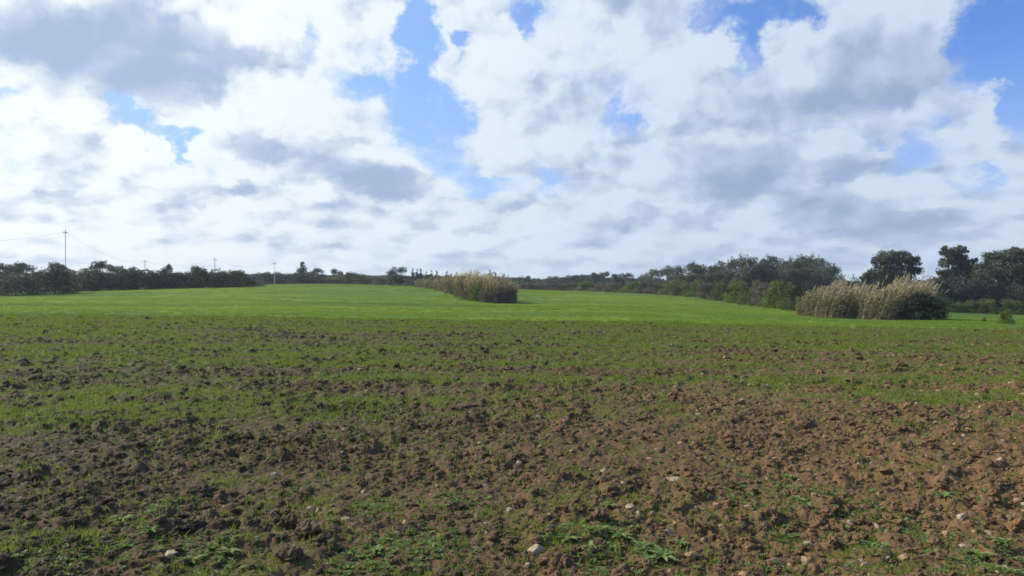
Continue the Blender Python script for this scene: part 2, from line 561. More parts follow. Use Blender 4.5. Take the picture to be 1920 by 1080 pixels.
def soil_material():
    m, g, b = new_mat('ploughed_soil')
    tc = g.node('ShaderNodeTexCoord').outputs['Object']
    c, n2 = soil_colour(g, tc)
    # pale grit
    vor = g.node('ShaderNodeTexVoronoi', feature='F1')
    g.l.new(tc, vor.inputs['Vector']); vor.inputs['Scale'].default_value = 26
    sepc = g.node('ShaderNodeSeparateColor'); g.l.new(vor.outputs['Color'], sepc.inputs[0])
    grit = g.math('MULTIPLY', g.smooth(vor.outputs['Distance'], 0.30, 0.22), g.math('GREATER_THAN', sepc.outputs[0], 0.93))
    c = g.mix(g.math('MULTIPLY', grit, 0.7), c, (0.45, 0.36, 0.26, 1))
    # seedlings and moss film
    cov = g.attr('cover')
    mn = g.noise(tc, 16.0, 5, 0.72)
    mg = g.smooth(g.math('ADD', cov, g.math('MULTIPLY', g.math('SUBTRACT', mn, 0.5), 1.5)), 0.26, 0.66)
    green = g.mix(g.noise(tc, 2.0, 4, 0.6), (0.072, 0.102, 0.020, 1), (0.155, 0.198, 0.042, 1))
    c = g.mix(g.math('MULTIPLY', mg, g.attr('film')), c, green)
    crop = g.attr('crop')
    mp = g.node('ShaderNodeMapping'); g.l.new(tc, mp.inputs[0]); mp.inputs['Scale'].default_value = (0.5, 1.6, 1)
    cn = g.noise(mp.outputs[0], 0.075, 4, 0.55)
    cf = g.noise(mp.outputs[0], 0.9, 5, 0.65)
    cg = g.mix(g.smooth(cn, 0.36, 0.64), (0.080, 0.155, 0.024, 1), (0.190, 0.260, 0.018, 1))
    cg = g.mix(g.math('MULTIPLY', g.smooth(cf, 0.42, 0.68), 0.6), cg, (0.045, 0.105, 0.014, 1))
    c = g.mix(crop, c, cg)
    g.l.new(c, b.inputs['Base Color'])
    b.inputs['Roughness'].default_value = 0.82
    b.inputs['Specular IOR Level'].default_value = 0.12
    bump = g.node('ShaderNodeBump')
    bump.inputs['Strength'].default_value = 0.7
    bump.inputs['Distance'].default_value = 0.012
    g.l.new(g.noise(tc, 60.0, 4, 0.65), bump.inputs['Height'])
    g.l.new(bump.outputs[0], b.inputs['Normal'])
    return m


def film_fn(x, y):
    d = np.hypot(x, y)
    return np.interp(d, [0, 9, 14, 20, 38], [0.35, 0.5, 0.7, 0.82, 0.9])


def red_fn(x, y):
    az = np.arctan2(x, y)
    return np.clip(0.42 + 0.62 * np.sin(az) * 1.5 + 0.25 * fbm(x * 0.3, y * 0.3, 111, 2) + 0.20 * sstep(np.hypot(x, y), 10, 5) - 0.30 * sstep(np.hypot(x, y), 12, 24), 0, 1)


def build_ground():
    def geo(a, b, ratio):
        n = max(2, int(math.log(b / a) / ratio))
        return list(a * (b / a) ** (np.arange(n) / n))
    rows = np.array(geo(1.2, 3.9, 0.03) + geo(3.9, 16, 0.0024) + geo(16, 42, 0.0030) + geo(42, 210, 0.008) + geo(210, 9000, 0.05) + [9000.0])
    dense = np.arange(-38.5, 38.5, 0.066)
    coarse = np.arange(38.5, 360 - 38.5, 3.0)
    cols = np.radians(np.concatenate([dense, coarse]))
    nr, nc = len(rows), len(cols)
    Rr, A = np.meshgrid(rows, cols, indexing='ij')
    # jitter so that the grid itself never shows
    x = Rr * np.sin(A); y = Rr * np.cos(A)
    z = np.zeros_like(x)
    near = Rr < 260
    for i in range(0, nr, 40):
        sl = slice(i, i + 40)
        z[sl] = land(x[sl].ravel(), y[sl].ravel()).reshape(x[sl].shape)
        if rows[i] < 60:
            z[sl] += clods(x[sl], y[sl])
        else:
            z[sl] += crop_mask(x[sl], y[sl]) * (0.10 + 0.05 * fbm(x[sl] * 0.8, y[sl] * 0.8, 91, 3)) * (rows[i] < 400)
    verts = np.stack([x, y, z], -1).reshape(-1, 3)
    verts = np.concatenate([verts, [[0, 0, 0]]])
    ii, jj = np.meshgrid(np.arange(nr - 1), np.arange(nc), indexing='ij')
    j2 = (jj + 1) % nc
    f = np.stack([ii * nc + jj, (ii + 1) * nc + jj, (ii + 1) * nc + j2, ii * nc + j2], -1).reshape(-1, 4)[:, ::-1]
    me = mesh_np('field_ground', verts, f, soil_material(), smooth=True)
    xv, yv = verts[:, 0], verts[:, 1]
    for nm, fn in (('cover', cover_fn), ('crop', crop_mask), ('red', red_fn), ('film', film_fn)):
        at = me.attributes.new(nm, 'FLOAT', 'POINT')
        at.data.foreach_set('value', fn(xv, yv).astype(np.float32))
    o = link_mesh('field_ground', me)
    tag(o, 'ploughed reddish brown field running into bright green young crop', 'ground', kind='structure')
    return o

build_ground()


# ------------------------------------------------------------------ ribbons (blades, stems, leaves)
def ribbons(base, direc, length, width, droop, segs=3, taper=1.0, side=None, r=None):
    """base (n,3); direc (n,3) unit; droop: how far the tip bends down (fraction of length)"""
    r = r or rng
    n = len(base)
    length = np.broadcast_to(length, (n,)); width = np.broadcast_to(width, (n,)); droop = np.broadcast_to(droop, (n,))
    if side is None:
        a = r.uniform(0, 2 * np.pi, n)
        side = np.stack([np.cos(a), np.sin(a), np.zeros(n)], -1)
    s = np.cross(direc, side); s /= np.linalg.norm(s, axis=1, keepdims=True) + 1e-9
    vs = []
    for k in range(segs + 1):
        t = k / segs
        p = base + direc * (length * t)[:, None]
        p = p.copy(); p[:, 2] -= droop * length * t * t
        w = width * (1 - taper * t ** 1.5) * 0.5
        vs.append(np.stack([p - s * w[:, None], p + s * w[:, None]], 1))
    V = np.stack(vs, 1).reshape(n, (segs + 1) * 2, 3)
    idx = np.arange(n)[:, None] * ((segs + 1) * 2)
    F = []
    for k in range(segs):
        F.append(np.stack([idx[:, 0] + 2 * k, idx[:, 0] + 2 * k + 1, idx[:, 0] + 2 * k + 3, idx[:, 0] + 2 * k + 2], -1))
    F = np.stack(F, 1).reshape(-1, 4)
    return V.reshape(-1, 3), F, segs


def join(parts):
    """parts: list of (verts, faces, tones)"""
    V = []; F = []; T = []; o = 0
    for v, f, t in parts:
        V.append(v); F.append(f + o); o += len(v)
        T.append(np.broadcast_to(t, (len(f),)))
    return np.concatenate(V), np.concatenate(F), np.concatenate(T)


def scatter(name, pts, rot, scl, idx, sources):
    """stuff: many small things over one sheet, instanced by geometry nodes"""
    me = bpy.data.meshes.new(name)
    n = len(pts)
    me.vertices.add(n)
    me.vertices.foreach_set('co', np.asarray(pts, dtype=np.float32).ravel())
    a = me.attributes.new('spin', 'FLOAT_VECTOR', 'POINT'); a.data.foreach_set('vector', np.asarray(rot, dtype=np.float32).ravel())
    scl = np.asarray(scl, dtype=np.float32)
    if scl.ndim == 1: scl = np.repeat(scl[:, None], 3, 1)
    a = me.attributes.new('size', 'FLOAT_VECTOR', 'POINT'); a.data.foreach_set('vector', scl.ravel())
    a = me.attributes.new('pick', 'INT', 'POINT'); a.data.foreach_set('value', np.asarray(idx, dtype=np.int32))
    o = link_mesh(name, me)
    coll = bpy.data.collections.new(name + '_kinds')
    for s in sources:
        coll.objects.link(s)
    ng = bpy.data.node_groups.new(name + '_nodes', 'GeometryNodeTree')
    ng.interface.new_socket('Geometry', in_out='INPUT', socket_type='NodeSocketGeometry')
    ng.interface.new_socket('Geometry', in_out='OUTPUT', socket_type='NodeSocketGeometry')
    N = ng.nodes; L = ng.links
    gi = N.new('NodeGroupInput'); go = N.new('NodeGroupOutput')
    ci = N.new('GeometryNodeCollectionInfo'); ci.inputs['Collection'].default_value = coll
    ci.inputs['Separate Children'].default_value = True; ci.inputs['Reset Children'].default_value = True
    iop = N.new('GeometryNodeInstanceOnPoints'); iop.inputs['Pick Instance'].default_value = True
    def na(nm, ty):
        q = N.new('GeometryNodeInputNamedAttribute'); q.data_type = ty; q.inputs['Name'].default_value = nm
        return q.outputs['Attribute']
    L.new(gi.outputs[0], iop.inputs['Points']); L.new(ci.outputs[0], iop.inputs['Instance'])
    L.new(na('pick', 'INT'), iop.inputs['Instance Index'])
    L.new(na('spin', 'FLOAT_VECTOR'), iop.inputs['Rotation'])
    L.new(na('size', 'FLOAT_VECTOR'), iop.inputs['Scale'])
    L.new(iop.outputs[0], go.inputs[0])
    md = o.modifiers.new('scatter', 'NODES'); md.node_group = ng
    return o


def source(name, me):
    return bpy.data.objects.new(name, me)     # lives only in the scatter's own collection


def wedge_points(n, r0, r1, power, az0=-36.0, az1=36.0):
    """power 1: even over the area; 0: even over the logarithm of distance"""
    u = rng.random(n)
    if abs(power) < 1e-6:
        r = r0 * (r1 / r0) ** u
    else:
        k = 2 * power
        r = (r0 ** k + u * (r1 ** k - r0 ** k)) ** (1 / k)
    a = np.radians(rng.uniform(az0, az1, n))
    return r * np.sin(a), r * np.cos(a)


# ------------------------------------------------------------------ loose clods and stones
def lump_mesh(name, seed, mat, sub=2, rough=0.28, flat=0.7, facet=False):
    import bmesh
    bm = bmesh.new()
    bmesh.ops.create_icosphere(bm, subdivisions=sub, radius=1.0)
    off = Vector((seed * 3.7, seed * 1.3, seed * 5.1))
    for v in bm.verts:
        p = v.co.copy()
        d = 1 + rough * mnoise.noise(p * 1.1 + off) * 1.7 + rough * 1.1 * mnoise.noise(p * 2.6 + off) + (0 if facet else 0.30 * (0.45 - mnoise.voronoi(p * 2.3 + off)[0][0]) + 0.30 * (0.4 - mnoise.voronoi(p * 5.0 + off)[0][0])) + rough * 0.5 * mnoise.noise(p * 6 + off)
        v.co = Vector((p.x * d, p.y * d, p.z * d * flat))
    if facet:
        # split faces: cut the stone by a few planes
        rr = random.Random(seed)
        for _ in range(6):
            nrm = Vector((rr.uniform(-1, 1), rr.uniform(-1, 1), rr.uniform(-.6, 1))).normalized()
            h = rr.uniform(0.55, 0.8)
            for v in bm.verts:
                q = v.co.dot(nrm) - h
                if q > 0:
                    v.co -= nrm * q * 0.92
    me = bpy.data.meshes.new(name)
    bm.to_mesh(me); bm.free()
    for p in me.polygons: p.use_smooth = not facet
    me.materials.append(mat)
    return me


def clod_material():
    m, g, b = new_mat('loose_clod')
    tc = g.node('ShaderNodeTexCoord').outputs['Object']
    geo = g.node('ShaderNodeNewGeometry').outputs['Position']
    sp = g.node('ShaderNodeSeparateXYZ'); g.l.new(geo, sp.inputs[0])
    right = g.smooth(g.math('DIVIDE', sp.outputs[0], g.math('MAXIMUM', sp.outputs[1], 1.0)), -0.5, 0.5)
    oi = g.node('ShaderNodeObjectInfo').outputs['Random']
    n = g.noise(geo, 3.0, 4, 0.6)
    right = g.math('MULTIPLY', right, g.smooth(sp.outputs[1], 10.0, 24.0, 0.85, 0.30))
    k = g.math('ADD', right, g.math('SUBTRACT', g.math('MULTIPLY_ADD', oi, 0.5, n), 0.74), clamp=True)
    c = g.mix(k, (0.086, 0.060, 0.031, 1), (0.200, 0.110, 0.049, 1))
    c = g.mix(g.math('MULTIPLY', g.smooth(g.noise(geo, 40, 4, 0.6), 0.5, 0.75), 0.35), c, (0.30, 0.19, 0.10, 1))
    g.l.new(c, b.inputs['Base Color'])
    b.inputs['Roughness'].default_value = 0.85
    b.inputs['Specular IOR Level'].default_value = 0.18
    bump = g.node('ShaderNodeBump'); bump.inputs['Strength'].default_value = 0.6; bump.inputs['Distance'].default_value = 0.01
    g.l.new(g.noise(geo, 70, 4, 0.65), bump.inputs['Height']); g.l.new(bump.outputs[0], b.inputs['Normal'])
    return m


def stone_material(name, c1, c2):
    m, g, b = new_mat(name)
    tc = g.node('ShaderNodeTexCoord').outputs['Object']
    geo = g.node('ShaderNodeNewGeometry').outputs['Position']
    oi = g.node('ShaderNodeObjectInfo').outputs['Random']
    c = g.mix(g.math('ADD', g.math('MULTIPLY', g.noise(geo, 12, 5, 0.6), 0.7), g.math('MULTIPLY', oi, 0.35), clamp=True), rgba(c1), rgba(c2))
    c = g.mix(g.smooth(g.noise(geo, 30, 4, 0.6), 0.52, 0.7, 0.0, 0.6), c, (0.16, 0.085, 0.045, 1))   # earth stuck to the stone
    g.l.new(c, b.inputs['Base Color'])
    b.inputs['Roughness'].default_value = 0.75
    bump = g.node('ShaderNodeBump'); bump.inputs['Strength'].default_value = 0.5; bump.inputs['Distance'].default_value = 0.006
    g.l.new(g.noise(geo, 90, 4, 0.6), bump.inputs['Height']); g.l.new(bump.outputs[0], b.inputs['Normal'])
    return m


M_CLOD = clod_material()
M_STONE = stone_material('pale_stone', (0.27, 0.175, 0.09), (0.44, 0.32, 0.185))
M_OCHRE = stone_material('ochre_stone', (0.26, 0.15, 0.055), (0.40, 0.25, 0.10))


def build_clods():
    src = [source('clod_kind_%02d' % i, lump_mesh('clod_kind', i + 1, M_CLOD, 4, 0.34, 0.66)) for i in range(7)]
    n = 150000
    x, y = wedge_points(n, 3.9, 48, 0.30)
    rough = 0.5 + 1.2 * fbm(x * 0.45, y * 0.8, 71, 3) - 0.5 * (cover_fn(x, y) - 0.45)
    keep = (rng.random(n) < np.clip(rough, 0.08, 1)) & (crop_mask(x, y) < 0.4)
    x, y = x[keep], y[keep]; n = len(x)
    s = 0.0088 * np.exp(rng.normal(0, 0.62, n)) * np.interp(np.hypot(x, y), [4, 12, 38], [1.0, 1.35, 1.7])
    s = np.minimum(np.clip(s, 0.004, 0.085), np.interp(np.hypot(x, y), [4, 8, 14], [0.038, 0.05, 0.085]))
    z = land(x, y) + clods(x, y) + s * 0.12
    rot = np.stack([rng.uniform(-.5, .5, n), rng.uniform(-.5, .5, n), rng.uniform(0, 6.28, n)], -1)
    scl = np.stack([s * rng.uniform(0.8, 1.4, n), s * rng.uniform(0.8, 1.2, n), s * rng.uniform(0.7, 1.15, n)], -1)
    o = scatter('soil_clods', np.stack([x, y, z], -1), rot, scl, rng.integers(0, len(src), n), src)
    tag(o, 'loose brown clods of earth scattered over the ploughed ground', 'clods', kind='stuff')

    src = [source('pebble_kind_%02d' % i, lump_mesh('pebble_kind', i + 31, (M_STONE, M_STONE, M_OCHRE)[i % 3], 2, 0.25, 0.6, True)) for i in range(6)]
    n = 4200
    x, y = wedge_points(n, 4.0, 30, 0.35)
    keep = rng.random(n) < np.clip(0.30 + 1.2 * x / y, 0.10, 1)
    x, y = x[keep], y[keep]; n = len(x)
    s = np.clip(0.012 * np.exp(rng.normal(0, 0.55, n)), 0.005, 0.04) * np.interp(np.hypot(x, y), [4, 30], [1, 1.6])
    z = land(x, y) + clods(x, y) + s * 0.2
    rot = np.stack([rng.uniform(-.4, .4, n), rng.uniform(-.4, .4, n), rng.uniform(0, 6.28, n)], -1)
    o = scatter('pebbles', np.stack([x, y, z], -1), rot, s, rng.integers(0, len(src), n), src)
    tag(o, 'small pale stones lying loose on the brown soil', 'pebbles', kind='stuff')

build_clods()

# ------------------------------------------------------------------ seedlings, weeds, young crop
M_GRASS = leaf_mat('seedling_blade', (0.088, 0.122, 0.020), (0.262, 0.312, 0.058), trans=0.4, rough=0.5, spec=0.2)
M_HERB = leaf_mat('herb_leaf', (0.070, 0.130, 0.018), (0.240, 0.310, 0.090), trans=0.4, rough=0.45, spec=0.2)
M_CROP = crop_mat()


def tuft(nb, h0, h1, w, spread, lean=0.5, segs=3):
    a = rng.uniform(0, 2 * np.pi, nb); rr = spread * np.sqrt(rng.random(nb))
    base = np.stack([rr * np.cos(a), rr * np.sin(a), np.full(nb, -0.01)], -1)
    b = rng.uniform(0, 2 * np.pi, nb); t = rng.uniform(0.05, lean, nb)
    d = np.stack([np.sin(t) * np.cos(b), np.sin(t) * np.sin(b), np.cos(t)], -1)
    v, f, k = ribbons(base, d, rng.uniform(h0, h1, nb), w * rng.uniform(0.7, 1.2, nb), rng.uniform(0.05, 0.4, nb), segs)
    return v, f, np.repeat(rng.random(nb), k)


def rosette(nl, L, W, up=0.35, toothed=True):
    """a weed seedling: broad leaves in a rosette, each folded along its midrib"""
    V = []; F = []; T = []; o = 0
    for i in range(nl):
        a = i * 2.4 + rng.uniform(-.3, .3)
        l = L * rng.uniform(0.6, 1.1); w = W * rng.uniform(0.8, 1.2); el = rng.uniform(up * 0.4, up * 1.5)
        S = 6
        for k in range(S + 1):
            t = k / S
            rad = l * t * math.cos(el * (1 - 0.8 * t)); z = l * math.sin(el) * (t * 1.6 - t * t * 1.1)
            ww = w * math.sin(math.pi * min(1, 0.12 + 0.86 * t)) * (0.62 + 0.38 * (k % 2) if toothed else 1)
            cx, cy = math.cos(a) * rad, math.sin(a) * rad
            nx, ny = -math.sin(a), math.cos(a)
            V += [(cx - nx * ww, cy - ny * ww, z + ww * 0.35), (cx, cy, z), (cx + nx * ww, cy + ny * ww, z + ww * 0.35)]
        tone = rng.random()
        for k in range(S):
            q = o + 3 * k
            F += [(q, q + 1, q + 4, q + 3), (q + 1, q + 2, q + 5, q + 4)]
            T += [tone, tone]
        o += 3 * (S + 1)
    return np.array(V), np.array(F), np.array(T)


def build_greens():
    # thin seedling tufts on the ploughed ground
    src = []
    for i in range(6):
        v, f, t = tuft((6, 8, 5, 10, 7, 12)[i], 0.025, (0.055, .07, .10, .06, .085, .05)[i], 0.0055, 0.035, 0.75)
        src.append(source('seedling_kind_%02d' % i, mesh_np('seedling_kind', v, f, M_GRASS, t)))
    n = 470000
    x, y = wedge_points(n, 3.9, 49, 0.52)
    c = cover_fn(x, y)
    p = sstep(c, 0.30, 0.66) * 0.88 + 0.12
    keep = (rng.random(n) < p) & (crop_mask(x, y) < 0.6)
    x, y = x[keep], y[keep]; n = len(x)
    print('seedlings', n)
    d = np.hypot(x, y)
    s = rng.uniform(0.55, 1.25, n) * np.interp(d, [4, 7, 14, 38], [1.1, 1.1, 1.25, 2.0])
    z = land(x, y) + clods(x, y)
    rot = np.stack([rng.uniform(-.2, .2, n), rng.uniform(-.2, .2, n), rng.uniform(0, 6.28, n)], -1)
    o = scatter('seedling_grass', np.stack([x, y, z], -1), rot, s, rng.integers(0, 6, n), src)
    tag(o, 'thin green seedling grass sprouting between the clods', 'grass', kind='stuff')

    # low broad-leaved weeds
    src = []
    for i in range(5):
        v, f, t = rosette((7, 9, 6, 11, 8)[i], (0.05, .045, .06, .05, .035)[i], (0.011, .013, .012, .008, .010)[i], 0.5)
        src.append(source('herb_kind_%02d' % i, mesh_np('herb_kind', v, f, M_HERB, t)))
    n = 26000
    x, y = wedge_points(n, 3.9, 16, 0.5)
    c = fbm(x * 0.9 + 5, y * 1.1, 131, 3, 0.6)
    keep = rng.random(n) < sstep(c, 0.05, 0.38) * np.interp(np.hypot(x, y), [4, 6.2, 7.5, 16], [1, 0.8, 0.25, 0.2])
    x, y = x[keep], y[keep]; n = len(x)
    # dense carpets where the photo shows green patches
    for (px, py, w, num) in ((800, 1030, 70, 260), (400, 1040, 75, 300), (250, 1000, 80, 200), (690, 1055, 60, 220), (1560, 945, 80, 300), (1420, 930, 60, 160),
                             (1850, 1060, 90, 420), (1130, 1035, 80, 320), (1230, 1050, 40, 120), (700, 950, 40, 120), (850, 945, 50, 140), (1620, 1020, 50, 120),
                             (310, 960, 40, 100), (1700, 985, 60, 120), (130, 1050, 50, 120), (1480, 1000, 40, 80), (1180, 990, 50, 120), (1830, 940, 40, 60)):
        gx, gy, _ = near_spot(px, py)
        wm = w / FPX * gy
        x = np.concatenate([x, gx + rng.normal(0, wm * 0.6, num)]); y = np.concatenate([y, gy + rng.normal(0, wm * 1.1, num)])
    n = len(x)
    s = 0.2 + 0.75 * rng.random(n) ** 1.6
    z = land(x, y) + clods(x, y) + 0.002
    rot = np.stack([rng.uniform(-.3, .3, n), rng.uniform(-.3, .3, n), rng.uniform(0, 6.28, n)], -1)
    o = scatter('ground_herbs', np.stack([x, y, z], -1), rot, s, rng.integers(0, 5, n), src)
    tag(o, 'low blue green weeds spreading in patches on the near soil', 'weeds', kind='stuff')

    # young cereal, bright green, to the brow of the field
    src = []
    for i in range(6):
        v, f, t = tuft(46, 0.10, 0.23, 0.011, 0.20, 0.6)
        src.append(source('crop_kind_%02d' % i, mesh_np('crop_kind', v, f, M_CROP, t)))
    n = 78000
    x, y = wedge_points(n, 37.5, 185, 0.15, -37, 37)
    keep = crop_mask(x, y) > 0.35
    x, y = x[keep], y[keep]
    # stray crop plants thin out over the first metres of the ploughed strip
    fx, fy = wedge_points(16000, 27, 52, 1.0, -37, 37)
    fk = (rng.random(len(fx)) < 0.75 * sstep(fy + 2.2 * fbm(fx * 0.25, fy * 0.3, 151, 3), 29.0, 38.5) ** 2) & (crop_mask(fx, fy) < 0.5)
    fx, fy = fx[fk], fy[fk]; nf = len(fx)
    x = np.concatenate([x, fx]); y = np.concatenate([y, fy]); n = len(x)
    d = np.hypot(x, y)
    z = land(x, y) + 0.02
    wide = np.interp(d, [38, 80, 185], [1.0, 2.0, 4.0]) * rng.uniform(0.8, 1.25, n)
    tall = rng.uniform(0.7, 1.15, n) * (1 + 0.14 * perlin(x * 0.22, y * 0.22, 141))
    if nf:
        z[-nf:] = land(fx, fy) + clods(fx, fy) - 0.02; tall[-nf:] *= rng.uniform(0.35, 0.75, nf); wide[-nf:] = rng.uniform(0.4, 0.9, nf)
    scl = np.stack([wide, wide, tall], -1)
    rot = np.stack([np.zeros(n), np.zeros(n), rng.uniform(0, 6.28, n)], -1)
    o = scatter('young_crop', np.stack([x, y, z], -1), rot, scl, rng.integers(0, 6, n), src)
    tag(o, 'bright green young cereal crop covering the rise behind the ploughed strip', 'crop', kind='stuff')

build_greens()


# ------------------------------------------------------------------ foliage
def crown(lobes, n, leaf, clumps=14, spread=0.34, aspect=0.55, shell=0.8, r=None, updown=1.0):
    """leaf cards gathered in clumps on a set of ellipsoid lobes (cx, cy, cz, rx, ry, rz)"""
    r = r or rng
    L = np.array(lobes, dtype=float)
    wgt = (L[:, 3] * L[:, 4] * L[:, 5]) ** (2 / 3.0); wgt /= wgt.sum()
    C = []; Rr = []; tone = []
    for l, w in zip(L, wgt):
        k = max(4, int(round(clumps * len(L) * w)))
        d = r.normal(size=(k, 3)); d /= np.linalg.norm(d, axis=1, keepdims=True)
        rad = r.uniform(shell - 0.35, shell + 0.08, k)[:, None]
        C.append(l[:3] + d * rad * l[3:6])
        Rr.append(np.repeat((l[3:6] * spread)[None], k, 0) * r.uniform(0.6, 1.25, (k, 1)))
        tone.append(r.random(k))
    C = np.concatenate(C); Rr = np.concatenate(Rr); tone = np.concatenate(tone)
    pick = r.integers(0, len(C), n)
    d = r.normal(size=(n, 3)); d /= np.linalg.norm(d, axis=1, keepdims=True)
    p = C[pick] + d * Rr[pick] * (r.random(n) ** 0.45)[:, None]
    # a loose inner fill
    m = int(n * 0.16)
    li = r.choice(len(L), m, p=wgt)
    d2 = r.normal(size=(m, 3)); d2 /= np.linalg.norm(d2, axis=1, keepdims=True)
    p[:m] = L[li, :3] + d2 * L[li, 3:6] * (r.random(m) ** 0.5 * 0.8)[:, None]
    a = r.normal(size=(n, 3)); a[:, 2] *= updown; a /= np.linalg.norm(a, axis=1, keepdims=True)
    b = np.cross(a, r.normal(size=(n, 3))); b /= np.linalg.norm(b, axis=1, keepdims=True) + 1e-9
    s = leaf * r.uniform(0.6, 1.3, n)[:, None]
    V = np.stack([p - a * s, p + b * s * aspect, p + a * s, p - b * s * aspect], 1).reshape(-1, 3)
    F = np.arange(4 * n).reshape(-1, 4)
    t = np.clip(0.6 * tone[pick] + 0.4 * r.random(n), 0, 1)
    return V, F, t


def tube(path, radii, sides=7):
    path = np.array(path, dtype=float); V = []; F = []
    for i, (p, rad) in enumerate(zip(path, radii)):
        d = path[min(i + 1, len(path) - 1)] - path[max(i - 1, 0)]
        d /= np.linalg.norm(d) + 1e-9
        u = np.cross(d, [0.3, 1, 0.1]); u /= np.linalg.norm(u); w = np.cross(d, u)
        for k in range(sides):
            a = 2 * math.pi * k / sides
            V.append(p + rad * (math.cos(a) * u + math.sin(a) * w))
    for i in range(len(path) - 1):
        for k in range(sides):
            q = i * sides; k2 = (k + 1) % sides
            F.append((q + k, q + k2, q + sides + k2, q + sides + k))
    return np.array(V), np.array(F)


def trunk_mesh(name, lobes, H, rad, mat, fork=0.3, r=None, base=(0, 0)):
    """tapered trunk that forks into one limb per lobe"""
    r = r or random
    fz = H * fork
    parts = []
    v, f = tube([(base[0], base[1], -0.15), (base[0] + 0.02 * H, base[1], fz * 0.5), (base[0], base[1], fz)], [rad * 1.25, rad, rad * 0.85]); parts.append((v, f, 0.5))
    for l in lobes[:7]:
        c = Vector(l[:3]); s = Vector((base[0], base[1], fz * 0.92))
        mid = s.lerp(c, 0.5) + Vector((r.uniform(-.04, .04) * H, r.uniform(-.04, .04) * H, -0.05 * H))
        v, f = tube([s, mid, c], [rad * 0.6, rad * 0.36, rad * 0.12], 5); parts.append((v, f, 0.5))
    V, F, T = join(parts)
    return mesh_np(name, V, F, mat, T, smooth=True)


def bark_mat(name, c1, c2):
    m, g, b = new_mat(name)
    tc = g.node('ShaderNodeTexCoord').outputs['Object']
    g.l.new(g.mix(g.noise(tc, 8, 5, 0.6), rgba(c1), rgba(c2)), b.inputs['Base Color'])
    b.inputs['Roughness'].default_value = 0.9
    return m


M_DARK = leaf_mat('dark_evergreen_leaf', (0.018, 0.036, 0.016), (0.058, 0.085, 0.030), trans=0.18)
M_OLIVE = leaf_mat('olive_green_leaf', (0.060, 0.078, 0.024), (0.165, 0.175, 0.062), trans=0.22)
M_GREEN = leaf_mat('hedge_green_leaf', (0.070, 0.110, 0.018), (0.190, 0.235, 0.046), trans=0.28)
M_BRAMBLE = leaf_mat('dry_thicket_leaf', (0.090, 0.078, 0.050), (0.225, 0.180, 0.110), trans=0.12)
M_EUC = leaf_mat('gum_tree_leaf', (0.046, 0.056, 0.032), (0.150, 0.158, 0.098), trans=0.22, rough=0.5, spec=0.3)
M_PINE = leaf_mat('pine_needle', (0.014, 0.032, 0.018), (0.040, 0.066, 0.030), trans=0.1)
M_SCRUB = leaf_mat('grey_scrub_leaf', (0.034, 0.046, 0.030), (0.092, 0.100, 0.062), trans=0.15)
M_BARK = bark_mat('grey_bark', (0.10, 0.085, 0.065), (0.22, 0.19, 0.15))
M_CANE = leaf_mat('cane_stem', (0.22, 0.18, 0.09), (0.40, 0.32, 0.17), trans=0.1)
M_CANELEAF = leaf_mat('cane_leaf', (0.085, 0.100, 0.030), (0.30, 0.25, 0.115), trans=0.3)
M_CANEDRY = leaf_mat('dry_cane_leaf', (0.12, 0.090, 0.050), (0.32, 0.235, 0.130), trans=0.2)
M_PLUME = leaf_mat('cane_plume', (0.36, 0.28, 0.18), (0.62, 0.50, 0.35), trans=0.3)


def rand_lobes(kind, r):
    """lobes of a plant one unit tall and one unit wide"""
    L = []
    if kind == 'bush':
        for i in range(11):
            a = r.uniform(0, 6.28); q = r.uniform(0.05, 0.36)
            h = r.uniform(0.35, 0.76)
            L.append((math.cos(a) * q, math.sin(a) * q, h, r.uniform(.14, .24), r.uniform(.14, .24), r.uniform(.16, .26)))
        for i in range(6):
            a = i * 1.05; L.append((math.cos(a) * .30, math.sin(a) * .30, .2, .22, .22, .26))
    elif kind in ('tree', 'gum'):
        gum = kind == 'gum'
        L.append((0, 0, .42, .30, .30, .34))
        for i in range(17):
            a = i * 2.4 + r.uniform(-.3, .3); h = .18 + .66 * ((i * 0.618 + r.uniform(-.08, .08)) % 1.0)
            q = .38 * math.sqrt(max(0.02, 1 - ((h - .40) / .55) ** 4))
            s = r.uniform(.11, .17) if gum else r.uniform(.12, .20)
            L.append((math.cos(a) * q, math.sin(a) * q, h, s, s, s * (1.35 if gum else 0.95)))
        for i in range(7):
            a = i * 0.9; L.append((math.cos(a) * .27, math.sin(a) * .27, r.uniform(.2, .42), .19, .19, .21))
        for i in range(4):
            a = i * 1.7 + r.random(); q = r.uniform(.04, .24)
            L.append((math.cos(a) * q, math.sin(a) * q, r.uniform(.74, .86), .17, .17, .14))
    elif kind == 'cone':
        n = 9
        for i in range(n):
            h = 0.10 + 0.86 * i / (n - 1); q = 0.40 * (1 - i / n) ** 0.7
            for j in range(3 if i < n - 2 else 1):
                a = j * 2.1 + i; L.append((math.cos(a) * q * .5, math.sin(a) * q * .5, h, q * .7 + .05, q * .7 + .05, .075))
    return L


PROTO = {}
def proto(kind, look, n, leaf, variants, clumps=12, spread=0.36):
    out = []
    for i in range(variants):
        rr = random.Random(hash((kind, i, n)) % 1000 if False else (len(PROTO) * 17 + i * 5 + 3))
        L = rand_lobes(kind, rr)
        v, f, t = crown(L, n, leaf, clumps, spread)
        hi = np.quantile(v[:, 2], 0.993)
        half = np.quantile(np.hypot(v[:, 0], v[:, 1]), 0.95)
        v = v * np.array([0.5 / half, 0.5 / half, 1.0 / hi])
        L = [(l[0] * .5 / half, l[1] * .5 / half, l[2] / hi) + tuple(l[3:]) for l in L]
        low = v[:, 2] < 0.0
        v[low, 2] = np.abs(v[low, 2]) * 0.5
        cm = mesh_np('foliage', v, f, look, t)
        tm = trunk_mesh('trunk', L, 1.0, 0.022, M_BARK, 0.16, rr)
        out.append((cm, tm))
    return out

